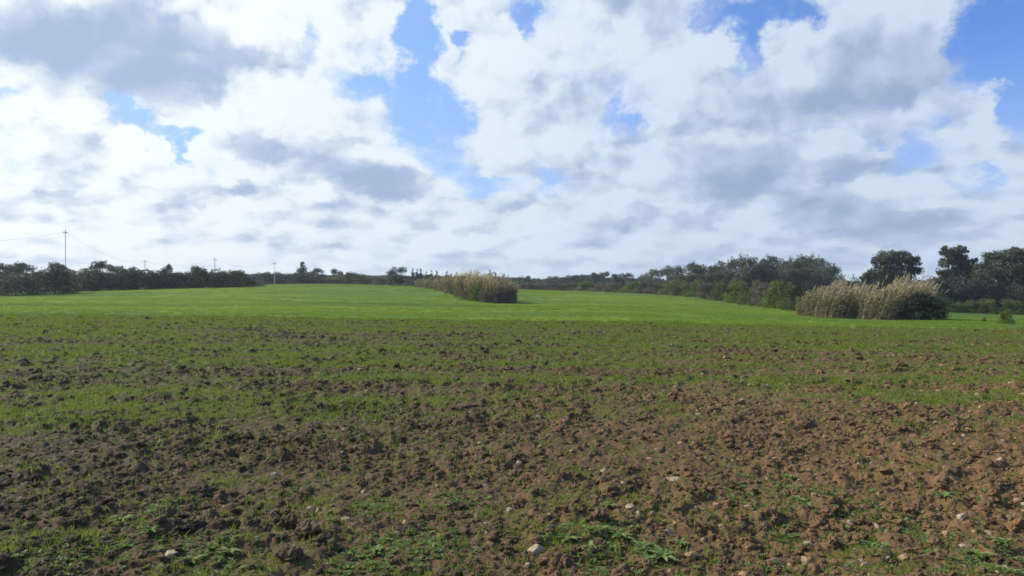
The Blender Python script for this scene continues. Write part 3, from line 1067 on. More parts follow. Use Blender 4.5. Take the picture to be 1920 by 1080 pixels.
PROTO['dark_bush'] = proto('bush', M_DARK, 6500, 0.021, 4, 30, 0.30)
PROTO['olive_bush'] = proto('bush', M_OLIVE, 6500, 0.021, 4, 30, 0.30)
PROTO['green_bush'] = proto('bush', M_GREEN, 6500, 0.021, 4, 30, 0.30)
PROTO['thicket'] = proto('bush', M_BRAMBLE, 6500, 0.020, 4, 30, 0.30)
PROTO['scrub'] = proto('bush', M_SCRUB, 6500, 0.021, 3, 30, 0.30)
PROTO['dark_tree'] = proto('tree', M_DARK, 8000, 0.020, 5, 34, 0.30)
PROTO['gum'] = proto('gum', M_EUC, 13000, 0.016, 6, 40, 0.28)
PROTO['conifer'] = proto('cone', M_PINE, 1500, 0.045, 3, 8)
_use = {}


def plant(name, kind, px, w, top, D, label, cat, group=None, rz=None, sink=0.05, foliage_name=None):
    """a tree or bush: rows and columns give only its height and place, D its distance"""
    x, y, z = spot(px, D)
    H = CAM_H - (top - HOR) / FPX * D - z
    W = w / FPX * D
    k = _use.get(kind, 0); _use[kind] = k + 1
    cm, tm = PROTO[kind][k % len(PROTO[kind])]
    o = empty(name, (x, y, z - sink), (k * 1.9 + px * 0.01) if rz is None else rz)
    ext = 1.0 / 0.98
    dz = rng.uniform(0.85, 1.15)
    o.scale = (W * ext, W * dz, H)
    if foliage_name is None:
        foliage_name = 'crown' if 'tree' in name or 'conifer' in name or 'pine' in name else 'foliage'
    link_mesh(foliage_name, cm, o)
    link_mesh('trunk' if foliage_name == 'crown' else 'stems', tm, o)
    tag(o, label, cat, group)
    return o


GL = 'trees and bushes of the left tree line'
T = plant
T('thicket_bush', 'thicket', 28, 92, 510, 93, 'dry brown thicket at the left edge of the field', 'thicket')
T('thicket_bush', 'thicket', -40, 92, 508, 95, 'dry brown thicket running out of the frame on the left', 'thicket')
T('evergreen_tree', 'dark_tree', 5, 80, 494, 122, 'dark evergreen tree rising behind the brown thicket at the left edge', 'tree', GL)
T('evergreen_tree', 'dark_tree', 52, 66, 494, 130, 'dark flat-crowned tree between the left edge tree and the utility pole', 'tree', GL)
T('evergreen_bush', 'dark_bush', 103, 92, 503, 98, 'large round dark bush standing forward of the tree line below the tall pole', 'bush', GL)
T('evergreen_tree', 'dark_tree', 104, 54, 493, 132, 'dark tree just behind the tall utility pole', 'tree', GL)
T('evergreen_bush', 'olive_bush', 156, 75, 505, 110, 'grey green bush right of the large round dark bush', 'bush', GL)
T('evergreen_tree', 'dark_tree', 186, 54, 490, 136, 'domed tree, the highest of the left tree line', 'tree', GL)
T('evergreen_bush', 'scrub', 205, 92, 505, 112, 'wide grey scrubby bush in front of the domed tree', 'bush', GL)
T('evergreen_tree', 'dark_tree', 222, 44, 497, 132, 'small dark tree right beside the domed tree', 'tree', GL)
T('evergreen_tree', 'dark_tree', 245, 40, 501, 138, 'low dark tree left of the second utility pole', 'tree', GL)
T('evergreen_bush', 'dark_bush', 258, 85, 506, 114, 'dark bush below the second utility pole', 'bush', GL)
T('evergreen_bush', 'scrub', 302, 80, 506, 117, 'grey bush right of the second utility pole', 'bush', GL)
T('evergreen_tree', 'dark_tree', 319, 26, 496, 150, 'narrow upright tree standing alone above the hedge', 'tree', GL)
T('evergreen_bush', 'dark_bush', 342, 75, 508, 119, 'dark bush at the foot of the left hedge, before the rounded tree', 'bush', GL)
T('evergreen_tree', 'dark_tree', 367, 38, 499, 138, 'small rounded tree left of the third utility pole', 'tree', GL)
T('evergreen_bush', 'dark_bush', 392, 66, 503, 124, 'dark bush in front of the third utility pole', 'bush', GL)
T('evergreen_bush', 'olive_bush', 425, 62, 507, 127, 'olive bush right of the third utility pole', 'bush', GL)
T('evergreen_bush', 'dark_bush', 452, 57, 508, 131, 'last dark bush at the right end of the left hedge', 'bush', GL)
T('thicket_bush', 'thicket', 482, 30, 526, 138, 'small pinkish dry shrub at the right end of the left hedge', 'shrub')
GM = 'trees and bushes behind the middle brow'
T('evergreen_bush', 'dark_bush', 500, 62, 511, 215, 'dark bush left of the pole on the brow', 'bush', GM)
T('evergreen_bush', 'dark_bush', 538, 56, 511, 215, 'dark bush between the pole on the brow and the pointed tree', 'bush', GM)
T('evergreen_tree', 'conifer', 566, 34, 492, 205, 'dark pointed tree, tallest on the middle brow', 'tree', GM)
T('evergreen_bush', 'dark_bush', 573, 62, 509, 192, 'dark mounded bush at the foot of the pointed tree', 'bush', GM)
T('evergreen_tree', 'dark_tree', 599, 28, 503, 215, 'small dark tree just right of the pointed tree', 'tree', GM)
T('evergreen_tree', 'dark_tree', 628, 30, 505, 218, 'second small tree right of the pointed tree', 'tree', GM)
T('evergreen_bush', 'olive_bush', 622, 54, 515, 200, 'olive bush below the two small trees', 'bush', GM)
T('evergreen_bush', 'dark_bush', 655, 56, 511, 215, 'dark bush in the low hedge right of the small trees', 'bush', GM)
T('evergreen_bush', 'olive_bush', 690, 60, 517, 212, 'low olive bush in the middle of the hedge on the brow', 'bush', GM)
T('evergreen_bush', 'olive_bush', 722, 50, 518, 208, 'low olive bush beside the round tree', 'bush', GM)
T('evergreen_tree', 'dark_tree', 749, 46, 501, 190, 'round dark tree left of the slim conifers', 'tree', GM)
T('thicket_bush', 'thicket', 772, 34, 521, 185, 'low brown bush between the round tree and the cane thicket', 'bush', GM)
for px, tp, lb in ((774, 503, 'tall slim conifer, first right of the round tree'), (781, 505, 'slim conifer tucked between two taller ones, second in the row'), (789, 504, 'sharp pointed conifer, third in the row'),
                   (799, 510, 'shortest conifer, in the dip of the row'), (808, 508, 'broad low conifer right of the dip'), (819, 508, 'conifer next to the last one of the row'), (838, 509, 'conifer standing apart at the right end of the row')):
    T('slim_conifer', 'conifer', px, 12, tp, 235, lb, 'conifer', 'slim conifers behind the left end of the cane')
for px, tp, lb in ((917, 507, 'highest conifer tip above the cane thicket'), (929, 511, 'middle conifer tip above the right end of the cane thicket'), (945, 514, 'lowest conifer tip, at the right end of the cane thicket')):
    T('slim_conifer', 'conifer', px, 14, tp, 225, lb, 'conifer', 'conifer tips above the cane')
for px, w, tp, n in ((800, 40, 514, 'low dark bush under the slim conifers, left one'), (836, 40, 515, 'low dark bush under the slim conifers, right one'), (872, 44, 517, 'low dark bush hidden behind the cane plumes')):
    T('evergreen_bush', 'dark_bush', px, w, tp, 240, n, 'bush', GM)

GR = 'far trees right of the cane thicket'
T('evergreen_tree', 'olive_bush', 989, 26, 517, 262, 'small round green tree just right of the cane thicket', 'tree', GR, foliage_name='crown')
for px, w, tp, lb in ((1068, 42, 516, 'leftmost dark pine of the far clump'), (1092, 34, 515, 'second dark pine from the left in the far clump'), (1112, 34, 512, 'middle pine of the far clump'),
                      (1130, 30, 510, 'highest pine of the far clump'), (1038, 34, 518, 'low dark pine left of the far clump')):
    T('pine_tree', 'dark_tree', px, w, tp, 320, lb, 'tree', GR)
T('evergreen_tree', 'dark_tree', 1152, 26, 514, 290, 'small tree just right of the far pine clump', 'tree', GR)
T('evergreen_tree', 'dark_tree', 1166, 24, 513, 290, 'small tree, second right of the far pine clump', 'tree', GR)
T('evergreen_tree', 'dark_tree', 1182, 22, 512, 280, 'small domed tree left of the round gum tree', 'tree', GR)
T('gum_tree', 'gum', 1226, 52, 504, 228, 'round gum tree standing apart left of the gum row', 'tree', GR)
T('evergreen_tree', 'dark_tree', 1203, 26, 519, 260, 'low tree at the left foot of the round gum tree', 'tree', GR)

# hedge on the right, running towards the camera
HEDGE = [
    (984, 34, 530, 200, 'thicket', 'brown'), (1010, 34, 530, 198, 'olive_bush', 'olive'), (1040, 38, 530, 195, 'thicket', 'brown'), (1072, 38, 530, 192, 'olive_bush', 'olive'),
    (1100, 34, 528, 188, 'green_bush', 'yellow green'), (1128, 34, 529, 182, 'thicket', 'brown'), (1154, 34, 529, 176, 'olive_bush', 'olive'), (1180, 36, 527, 170, 'green_bush', 'green'),
    (1205, 34, 528, 165, 'olive_bush', 'olive'), (1229, 34, 524, 161, 'thicket', 'brown'), (1254, 36, 526, 155, 'green_bush', 'green'), (1280, 38, 524, 147, 'olive_bush', 'olive'),
    (1306, 40, 524, 137, 'green_bush', 'green'), (1332, 42, 527, 126, 'thicket', 'brown'), (1358, 44, 527, 117, 'olive_bush', 'olive'), (1384, 44, 524, 108, 'green_bush', 'green'),
    (1410, 46, 527, 100, 'olive_bush', 'olive'), (1434, 46, 530, 93, 'thicket', 'brown'), (1459, 48, 527, 87, 'green_bush', 'green'), (1484, 44, 529, 81, 'olive_bush', 'olive'),
]
ORD = ['first', 'second', 'third', 'fourth', 'fifth', 'sixth', 'seventh', 'eighth', 'ninth', 'tenth', 'eleventh', 'twelfth', 'thirteenth', 'fourteenth', 'fifteenth', 'sixteenth',
       'seventeenth', 'eighteenth', 'nineteenth', 'last']
cnt = {}
for i, (px, w, tp, D, kind, colr) in enumerate(HEDGE):
    cnt[colr] = cnt.get(colr, 0) + 1
    tot = sum(1 for h in HEDGE if h[5] == colr)
    nth = 'nearest' if cnt[colr] == tot else ORD[cnt[colr] - 1] + ' from the far end'
    T('hedge_bush', kind, px, w * 1.25, tp, D, '%s bush of the right hedge, %s of its colour' % (colr, nth), 'bush', 'bushes of the right hedge')
T('hedge_bush', 'scrub', 1512, 44, 530, 80, 'grey scrubby bush between the right hedge and the cane', 'bush')
T('thicket_bush', 'olive_bush', 1602, 46, 521, 76, 'olive leafy shrub rising behind the gap between the two cane clumps', 'shrub')
T('thicket_bush', 'scrub', 1618, 60, 528, 72, 'grey shrub behind the right cane clump', 'shrub')

# row of gum trees behind the hedge
for px, tp, w, lb in ((1274, 499, 38, 'low gum tree at the left end of the gum row'), (1297, 495, 34, 'second gum tree from the left in the gum row'), (1323, 494, 44, 'third gum tree from the left, rounded'),
                      (1350, 501, 30, 'short gum tree in a dip of the gum row'), (1377, 487, 46, 'broad gum tree left of the tallest ones'), (1411, 481, 36, 'slim tall gum tree near the middle of the row'),
                      (1428, 491, 30, 'shorter gum tree right of the slim tall one'), (1450, 481, 34, 'tall gum tree in the middle of the right half'), (1468, 486, 30, 'small-headed gum tree behind two others'),
                      (1488, 486, 40, 'dense gum tree right of the middle'), (1506, 481, 36, 'tall gum tree beside the broad end tree'), (1530, 483, 54, 'broad tall gum tree near the right end of the row'),
                      (1549, 499, 42, 'sloping gum tree closing the right end of the row')):
    T('gum_tree', 'gum', px, w * 1.45, tp, 178 + rng.uniform(-8, 8), lb, 'tree', 'gum trees in the row behind the right hedge', rz=rng.uniform(0, 6))
for px, tp, lb in ((1278, 515, 'left end tree'), (1305, 512, 'second gum from the left'), (1340, 510, 'short gum in the dip'), (1368, 506, 'broad gum left of the tallest'), (1400, 502, 'slim tall gum'),
                   (1425, 506, 'shorter gum right of the slim tall one'), (1450, 504, 'tall gum right of the middle'), (1475, 503, 'small-headed gum'), (1500, 502, 'tall gum beside the broad end tree'), (1535, 504, 'broad tree near the right end')):
    T('gum_tree', 'gum', px, 60, tp, 172, 'low regrowth under the ' + lb + ' of the gum row', 'tree', 'low regrowth under the gum row')



# the big trees at the right, each with its own crown
def big_tree(name, lobes_px, D, label, n, leaf, look, trunk_px, rad=0.22, cat='tree', depth=0.8, spread=0.34, clumps=16):
    """lobes_px: (column, row, half width, half height) of the masses of the crown, all at distance D"""
    x0, y0, z0 = spot(trunk_px, D)
    rr = random.Random(int(trunk_px))
    L = []
    for (px, py, hw, hh) in lobes_px:
        for k in range(2):
            yy = rr.uniform(-depth, depth) * hw / FPX * D * (0.4 if k == 0 else 1.0)
            L.append(((px + (0 if k == 0 else rr.uniform(-.3, .3) * hw) - trunk_px) / FPX * D, yy, CAM_H - (py + (0 if k == 0 else rr.uniform(0, .3) * hh) - HOR) / FPX * D - z0,
                      hw * 1.08 / FPX * D, hw * 1.08 / FPX * D, hh * 1.05 / FPX * D))
    v, f, t = crown(L, n, leaf, clumps, spread)
    v[:, 2] = np.maximum(v[:, 2], 0.02 + 0.1 * rng.random(len(v)))
    o = empty(name, (x0, y0, z0))
    link_mesh('crown', mesh_np('crown', v, f, look, t), o)
    H = max(l[2] for l in L)
    link_mesh('trunk', trunk_mesh('trunk', L[::2], H, rad, M_BARK, 0.28, rr), o)
    tag(o, label, cat)
    return o

big_tree('gum_tree', [(1688, 482, 20, 15), (1664, 484, 20, 14), (1650, 492, 14, 14), (1704, 494, 18, 18), (1672, 504, 26, 17), (1650, 512, 20, 18), (1714, 507, 14, 11), (1694, 522, 20, 14), (1658, 530, 28, 18), (1690, 480, 12, 13), (1665, 548, 34, 20), (1700, 548, 26, 20)],
         128, 'large domed gum tree standing behind the cane clumps', 30000, 0.145, M_EUC, 1674)
big_tree('gum_tree', [(1632, 512, 9, 9), (1624, 520, 12, 10), (1640, 526, 16, 14)], 126, 'small gum sapling at the left foot of the large domed gum tree', 3000, 0.15, M_EUC, 1630, 0.08)
big_tree('gum_tree', [(1777, 472, 15, 12), (1803, 471, 15, 12), (1778, 490, 17, 15), (1804, 490, 17, 17), (1790, 482, 16, 16), (1765, 508, 13, 9), (1800, 512, 22, 16), (1825, 490, 9, 8), (1788, 530, 30, 20), (1820, 505, 16, 16), (1790, 545, 34, 22), (1825, 530, 26, 22)],
         128, 'upright gum tree with two heads between the domed gum and the right edge tree', 28000, 0.145, M_EUC, 1786)
big_tree('gum_tree', [(1890, 482, 26, 19), (1862, 488, 20, 18), (1912, 478, 24, 17), (1880, 505, 36, 22), (1845, 512, 24, 20), (1915, 512, 34, 26), (1870, 535, 40, 24), (1835, 545, 26, 18), (1910, 545, 36, 26), (1940, 500, 30, 32), (1950, 540, 30, 34)],
         118, 'broad dense gum tree filling the right edge of the picture', 44000, 0.14, M_EUC, 1893, 0.3)
T('gum_tree', 'gum', 1990, 110, 470, 120, 'gum tree standing just outside the right edge', 'tree')
T('gum_tree', 'gum', 2060, 110, 480, 120, 'second gum tree outside the right edge', 'tree')
GS = 'grey scrub at the foot of the right hand trees'
for px, w, tp, lb in ((1745, 60, 522, 'grey scrub right behind the dark bush'), (1776, 70, 522, 'grey scrub below the two-headed gum tree'), (1815, 74, 520, 'dark scrub between the two right gum trees'),
                      (1852, 74, 522, 'dark scrub under the left side of the edge tree'), (1900, 90, 524, 'dark scrub under the right edge tree')):
    T('scrub_bush', 'scrub', px, w, tp, 114, lb, 'bush', GS)
T('evergreen_tree', 'dark_tree', 1750, 66, 523, 300, 'far round green treetop between the two gum trees', 'tree')
for px, w, tp, lb in ((1772, 34, 562, 'bright low bush just right of the dark bush'), (1796, 30, 566, 'second low green bush from the dark bush'), (1822, 40, 563, 'low green bush under the two right gums'), (1857, 46, 560, 'round green bush in the middle of the far field edge'),
                      (1903, 52, 561, 'low green bush at the right edge of the far field'), (1955, 50, 561, 'low green bush outside the right edge')):
    T('low_bush', 'green_bush', px, w, tp, 108, lb, 'bush', 'low green bushes along the edge of the far field')
T('dark_bush', 'dark_bush', 1722, 98, 549, 62, 'large very dark bush leaning on the right cane clump', 'bush')
T('dark_bush', 'dark_bush', 1750, 44, 560, 62.5, 'smaller dark bush at the right foot of the large dark one', 'bush')
T('small_shrub', 'green_bush', 1886, 28, 582, 50, 'small lone shrub on the grass at the right edge', 'shrub')
T('small_shrub', 'green_bush', 1845, 9, 594, 58, 'tiny weed standing in the grass left of the lone shrub', 'shrub')
T('thicket_bush', 'green_bush', 893, 30, 531, 89.5, 'yellow green bush growing inside the cane thicket', 'bush')
T('thicket_bush', 'thicket', 950, 30, 534, 88, 'grey bramble at the right end of the cane thicket', 'bramble')
T('thicket_bush', 'thicket', 920, 40, 541, 87.5, 'brown bramble at the near foot of the cane thicket', 'bramble')
T('thicket_bush', 'thicket', 885, 44, 540, 91, 'brown bramble along the left foot of the cane thicket', 'bramble')
T('thicket_bush', 'scrub', 856, 18, 536, 102, 'small dark bramble at the left side of the cane thicket', 'bramble')


# ------------------------------------------------------------------ giant cane
def cane_clump(px, D, w_px, top, label, n=240, dry=0.5, lean=0.22, plume=0.8, depth=None, group='giant cane clumps', leafn=11):
    x0, y0, z0 = spot(px, D)
    H = CAM_H - (top - HOR) / FPX * D - z0
    W = w_px / FPX * D * 0.5
    dep = depth or W
    r = np.random.default_rng(int(px * 3 + D))
    a = r.uniform(0, 2 * np.pi, n); q = np.sqrt(r.random(n))
    bx = q * np.cos(a) * W; by = q * np.sin(a) * dep
    base = np.stack([bx, by, land(bx + x0, by + y0) - z0 - 0.05], -1)
    la = r.normal(lean, 0.10, n); lb = r.normal(0, 0.10, n)
    outw = bx / max(W, .1) * 0.08
    d = np.stack([np.sin(la + outw), np.sin(lb), np.cos(la)], -1); d /= np.linalg.norm(d, axis=1, keepdims=True)
    ragged = perlin(bx * 0.9 + px, by * 0.9, 201) * 0.16
    ln = H * (r.uniform(0.55, 0.97, n) + ragged) * (1 - 0.32 * (np.abs(bx / W) ** 2.5)) * (1 - 0.12 * q ** 3)
    o = empty('cane_clump', (x0, y0, z0))
    v, f, k = ribbons(base, d, ln, 0.035, 0.06, 4, 0.7, r=r)
    link_mesh('stems', mesh_np('stems', v, f, M_CANE, np.repeat(r.random(n), k)), o)
    # leaves up each stem
    m = n * leafn
    si = np.repeat(np.arange(n), leafn)
    t = r.uniform(0.06, 0.98, m) ** 0.85
    lp = base[si] + d[si] * (ln[si] * t)[:, None]; lp[:, 2] -= 0.06 * ln[si] * t * t
    ang = r.uniform(0, 2 * np.pi, m); el = r.uniform(0.3, 1.15, m)
    ld = np.stack([np.cos(ang) * np.cos(el) + 0.45, np.sin(ang) * np.cos(el), np.sin(el)], -1); ld /= np.linalg.norm(ld, axis=1, keepdims=True)
    green = r.random(m) > (dry + 0.4 * (0.5 - t))
    for nm, sel, mt in (('green_leaves', green, M_CANELEAF), ('dry_leaves', ~green, M_CANEDRY)):
        if sel.sum() < 5: continue
        v, f, k = ribbons(lp[sel], ld[sel], r.uniform(0.32, 0.62, sel.sum()) * min(1.2, H / 2.6), 0.055 * np.interp(D, [60, 160], [0.85, 1.7]), r.uniform(0.3, 0.9, sel.sum()), 3, r=r)
        link_mesh(nm, mesh_np(nm, v, f, mt, np.repeat(r.random(sel.sum()), k)), o)
    # plumes
    ps = np.nonzero(r.random(n) < plume * 0.5)[0]
    if len(ps):
        hair = 16
        pi = np.repeat(ps, hair)
        tt = r.uniform(0, 1, len(pi))
        pd = d[pi] + np.array([0.30, 0, 0.0]); pd /= np.linalg.norm(pd, axis=1, keepdims=True)
        pl = 0.50 * min(1.1, H / 3)
        tip = base[pi] + d[pi] * ln[pi][:, None]; tip[:, 2] -= 0.06 * ln[pi]
        pb = tip + pd * (tt * pl)[:, None]
        hd = pd * 0.9 + r.normal(0, 0.30, (len(pi), 3)); hd /= np.linalg.norm(hd, axis=1, keepdims=True)
        v, f, k = ribbons(pb, hd, r.uniform(0.10, 0.22, len(pi)), 0.040, 0.25, 2, 0.8, r=r)
        link_mesh('plumes', mesh_np('plumes', v, f, M_PLUME, np.repeat(r.random(len(pi)), k)), o)
    for ch in COL.objects:
        if ch.parent is o: ch['kind'] = 'stuff'
    tag(o, label, 'cane', group)
    return o

GC = 'giant cane of the middle thicket'
cane_clump(934, 90, 62, 514, 'nearest cane clump of the middle thicket, at its right end', 520, 0.7, 0.04, 0.4, 2.4, GC)
cane_clump(902, 93, 62, 509, 'tall plumed cane clump near the right end of the middle thicket', 420, 0.55, 0.05, 0.9, 2.6, GC)
cane_clump(876, 98, 52, 507, 'tallest plumed cane clump in the middle thicket', 380, 0.5, 0.05, 0.9, 3.2, GC)
cane_clump(855, 106, 46, 511, 'brown cane clump left of the tallest plumes', 320, 0.55, 0.05, 0.6, 4, GC)
cane_clump(834, 118, 42, 515, 'olive cane clump in the middle of the receding thicket', 300, 0.45, 0.05, 0.3, 5, GC)
cane_clump(814, 133, 38, 518, 'low cane clump towards the far end of the thicket', 280, 0.4, 0.05, 0.2, 7, GC)
cane_clump(795, 150, 34, 520, 'green far end clump of the cane thicket', 280, 0.3, 0.05, 0.1, 8, GC)
GD = 'giant cane clumps at the right'
cane_clump(1524, 68, 60, 533, 'low olive cane clump where the right hedge ends', 300, 0.3, 0.22, 0.3, 1.8, GD, 12)
cane_clump(1562, 66, 76, 523, 'left golden cane clump leaning in the wind', 420, 0.35, 0.28, 0.8, 2.0, GD, 12)
cane_clump(1596, 68, 40, 527, 'narrow cane clump beside the dark gap between the golden clumps', 160, 0.55, 0.26, 0.8, 1.6, GD, 12)
cane_clump(1640, 63.5, 64, 527, 'right golden cane clump, lower left half with few plumes', 360, 0.32, 0.26, 0.6, 2.0, GD, 12)
cane_clump(1676, 64, 66, 516, 'tallest right cane clump with pale leaning plumes', 400, 0.5, 0.32, 1.2, 2.0, GD, 12)
cane_clump(1712, 65, 44, 520, 'plumed cane rising behind the large dark bush', 220, 0.6, 0.34, 1.4, 1.5, GD, 10)



# ------------------------------------------------------------------ far wood along the skyline
def build_far_wood():
    src = []
    for i in range(4):
        rr = random.Random(300 + i)
        L = rand_lobes('tree' if i % 2 else 'bush', rr)
        v, f, t = crown(L, 900, 0.06, 9, 0.4)
        src.append(source('wood_kind_%02d' % i, mesh_np('wood_kind', v, f, M_DARK, t)))
    P = []; S = []
    prof = [(-500, 500), (0, 507), (150, 510), (300, 511), (480, 510), (560, 514), (700, 513), (760, 514), (960, 519), (1030, 519), (1100, 515), (1250, 522), (1400, 524), (1600, 525), (1760, 526), (2400, 520)]
    for row, D in enumerate((420, 455, 500)):
        for px in np.arange(-450, 2400, 13.0):
            p = px + rng.uniform(-5, 5); DD = D + rng.uniform(-12, 12)
            x, y, z = spot(p, DD)
            top = np.interp(p, [a for a, b in prof], [b for a, b in prof]) + rng.uniform(-0.8, 3.0) + 1.2 * math.sin(p * 0.045)
            P.append((x, y, z - 0.3)); w = rng.uniform(22, 32) / FPX * DD
            S.append((w, w, CAM_H - (top - HOR) / FPX * DD - z + 0.3))
    P = np.array(P); n = len(P)
    rot = np.stack([np.zeros(n), np.zeros(n), rng.uniform(0, 6.28, n)], -1)
    o = scatter('far_wood', P, rot, np.array(S), rng.integers(0, 4, n), src)
    tag(o, 'dark far wood along the skyline', 'wood', kind='stuff')

build_far_wood()


# ------------------------------------------------------------------ utility poles and wires
def concrete():
    m, g, b = new_mat('pole_concrete')
    tc = g.node('ShaderNodeTexCoord').outputs['Object']
    g.l.new(g.mix(g.noise(tc, 3, 4, 0.6), (0.62, 0.61, 0.60, 1), (0.74, 0.73, 0.72, 1)), b.inputs['Base Color'])
    b.inputs['Roughness'].default_value = 0.85
    return m
M_POLE = concrete()
M_WIRE = bark_mat('wire_metal', (0.30, 0.31, 0.33), (0.36, 0.37, 0.39))
M_INS = bark_mat('insulator_glass', (0.20, 0.24, 0.24), (0.3, 0.34, 0.34))


def pole(px, top, D, rad, arm, label):
    x, y, z = spot(px, D)
    H = CAM_H - (top - HOR) / FPX * D - z
    o = empty('utility_pole', (x, y, z))
    v, f = tube([(0, 0, -0.3), (0, 0, H * 0.5), (0, 0, H)], [rad * 1.2, rad, rad * 0.8], 8)
    link_mesh('shaft', mesh_np('shaft', v, f, M_POLE, smooth=True), o)
    za = H - 0.7
    v, f = tube([(-arm, -0.05, za), (arm, -0.05, za)], [0.06, 0.06], 4)
    link_mesh('crossarm', mesh_np('crossarm', v, f, M_POLE), o)
    for s in (-1, 0, 1):
        v, f = tube([(s * arm * 0.9, -0.05, za + 0.05), (s * arm * 0.9, -0.05, za + 0.15), (s * arm * 0.9, -0.05, za + 0.3)], [0.05, 0.08, 0.03], 6)
        link_mesh('insulator', mesh_np('insulator', v, f, M_INS, smooth=True), o)
    tag(o, label, 'utility pole', 'utility poles of the power line')
    return (x, y, z + za + 0.25)

q1 = pole(123, 430, 150, 0.07, 0.3, 'tallest pale utility pole, nearest the left edge')
q2 = pole(272, 487, 285, 0.13, 0.6, 'small utility pole above the hedge, second from the left edge')
q3 = pole(403, 483, 255, 0.13, 0.6, 'utility pole rising behind the hedge, third from the left edge')
q4 = pole(515, 490, 200, 0.05, 0.35, 'thin pole standing on the open brow, rightmost of the line')
x, y, z = spot(-170, 105)
q0 = (x, y, CAM_H - (452 - HOR) / FPX * 105)


def wire(a, b, sag, label, rad):
    pts = []
    for i in range(25):
        t = i / 24
        p = Vector(a).lerp(Vector(b), t); p.z -= sag * 4 * t * (1 - t)
        pts.append(tuple(p))
    v, f = tube(pts, [rad] * 25, 4)
    o = link_mesh('power_wire', mesh_np('power_wire', v, f, M_WIRE))
    tag(o, label, 'wire', 'wires of the power line')

wire(q0, q1, 0.8, 'wire leading from the tallest pole out of the left edge', 0.015)
wire(q1, q2, 2.2, 'sagging wire between the tallest pole and the second pole', 0.018)
wire(q2, q3, 1.8, 'wire hanging between the second and the third pole', 0.022)
wire(q3, q4, 1.6, 'wire hanging between the third pole and the pole on the brow', 0.018)


# ------------------------------------------------------------------ single stones, big clods and weeds of the foreground
def place_lump(name, px, py, w_px, h_px, seed, mat, label, cat, facet=True, flat=0.7, tilt=0.0, rz=0.0, group=None, deep=1.0):
    x, y, z = near_spot(px, py + h_px * 0.35)
    D = y
    me = lump_mesh(name, seed, mat, 3 if facet else 5, 0.22 if facet else 0.36, 1.0, facet)
    if not facet: w_px *= 0.85; h_px *= 0.8
    o = link_mesh(name, me)
    sx = w_px / FPX * D * 0.5; sz = h_px / FPX * D * 0.62
    zc = z + float(clods(np.array([x]), np.array([y]))[0])
    o.location = (x, y, zc + sz * 0.12)
    o.scale = (sx * 0.92, sx * deep, sz)
    o.rotation_euler = (0.1, tilt, rz)
    tag(o, label, cat, group)
    return o

ST = 'single stones lying on the soil'
P_ = place_lump
P_('field_stone', 1241, 836, 24, 30, 3, M_CLOD, 'upright dark brown stone standing alone right of the middle', 'stone', tilt=0.25, deep=0.8)
P_('field_stone', 1285, 830, 16, 12, 5, M_STONE, 'small pale stone just right of the upright dark stone', 'stone', group=ST)
P_('field_stone', 1266, 898, 56, 16, 8, M_STONE, 'long flat pale stone, the widest on the field', 'stone', deep=0.6)
P_('field_stone', 1341, 944, 22, 20, 11, M_OCHRE, 'orange stone lower right of the long flat stone', 'stone', group=ST)
P_('field_stone', 1006, 1038, 38, 22, 13, M_STONE, 'large rounded tan stone near the bottom middle', 'stone', group=ST)
P_('field_stone', 599, 957, 18, 14, 15, M_OCHRE, 'yellowish stone on top of the dark clods left of the middle', 'stone', group=ST)
P_('field_stone', 761, 984, 19, 16, 17, M_OCHRE, 'round yellowish stone beside a green patch, bottom middle', 'stone', group=ST)
P_('field_stone', 647, 976, 22, 8, 19, M_STONE, 'thin white flat stone near the dark clods', 'stone', group=ST)
P_('field_stone', 1253, 1001, 24, 16, 21, M_STONE, 'pinkish pale stone left of the upright weed', 'stone', group=ST)
P_('field_stone', 1199, 961, 18, 14, 23, M_STONE, 'small tan stone between the long flat stone and the weeds', 'stone', group=ST)
P_('field_stone', 1611, 872, 12, 11, 25, M_STONE, 'small bright stone on the red soil at right', 'stone', group=ST)
P_('field_stone', 1597, 977, 20, 10, 27, M_STONE, 'white elongated stone on the red soil', 'stone', tilt=0.4, group=ST)
P_('field_stone', 1651, 984, 30, 8, 29, M_STONE, 'narrow slanting pale stone right of the white one', 'stone', tilt=0.6, group=ST)
P_('field_stone', 1515, 1014, 34, 11, 31, M_STONE, 'flat tan stone lying on the bare soil near the bottom right', 'stone', group=ST)
P_('field_stone', 1539, 1021, 14, 14, 33, M_STONE, 'stubby tan stone right against the flat tan stone', 'stone', group=ST)
P_('field_stone', 1515, 1046, 36, 18, 35, M_OCHRE, 'tilted ochre slab casting a dark shadow near the bottom right', 'stone', tilt=0.5)
P_('field_stone', 1776, 1001, 18, 13, 37, M_OCHRE, 'ochre stone above the green patch at the bottom right', 'stone', group=ST)
P_('field_stone', 1884, 1049, 13, 8, 39, M_STONE, 'small white stone inside the green patch at bottom right', 'stone', group=ST)
P_('field_stone', 1889, 1065, 20, 11, 41, M_STONE, 'tan stone below the small white stone in the green patch', 'stone', group=ST)
P_('field_stone', 1527, 930, 14, 12, 43, M_OCHRE, 'small orange stone at the left end of the green streak', 'stone', group=ST)
P_('field_stone', 1890, 889, 12, 10, 45, M_OCHRE, 'orange stone close to the right edge', 'stone', group=ST)
P_('field_stone', 320, 1040, 34, 12, 47, M_STONE, 'flat tan stone left of the green patch at bottom left', 'stone', group=ST)
P_('field_stone', 893, 969, 12, 8, 49, M_STONE, 'tiny white stone left of the weeds in the middle', 'stone', group=ST)
CG = 'large clods of earth'
C_ = lambda px, py, w, h, s, lb, tilt=0.0: place_lump('earth_clod', px, py, w, h, s, M_CLOD, lb, 'clod', False, tilt=tilt, group=CG)
C_(382, 920, 56, 26, 61, 'slanting slab of dark earth at left', 0.3)
C_(166, 919, 38, 20, 62, 'narrow tilted slab of earth near the left edge', 0.4)
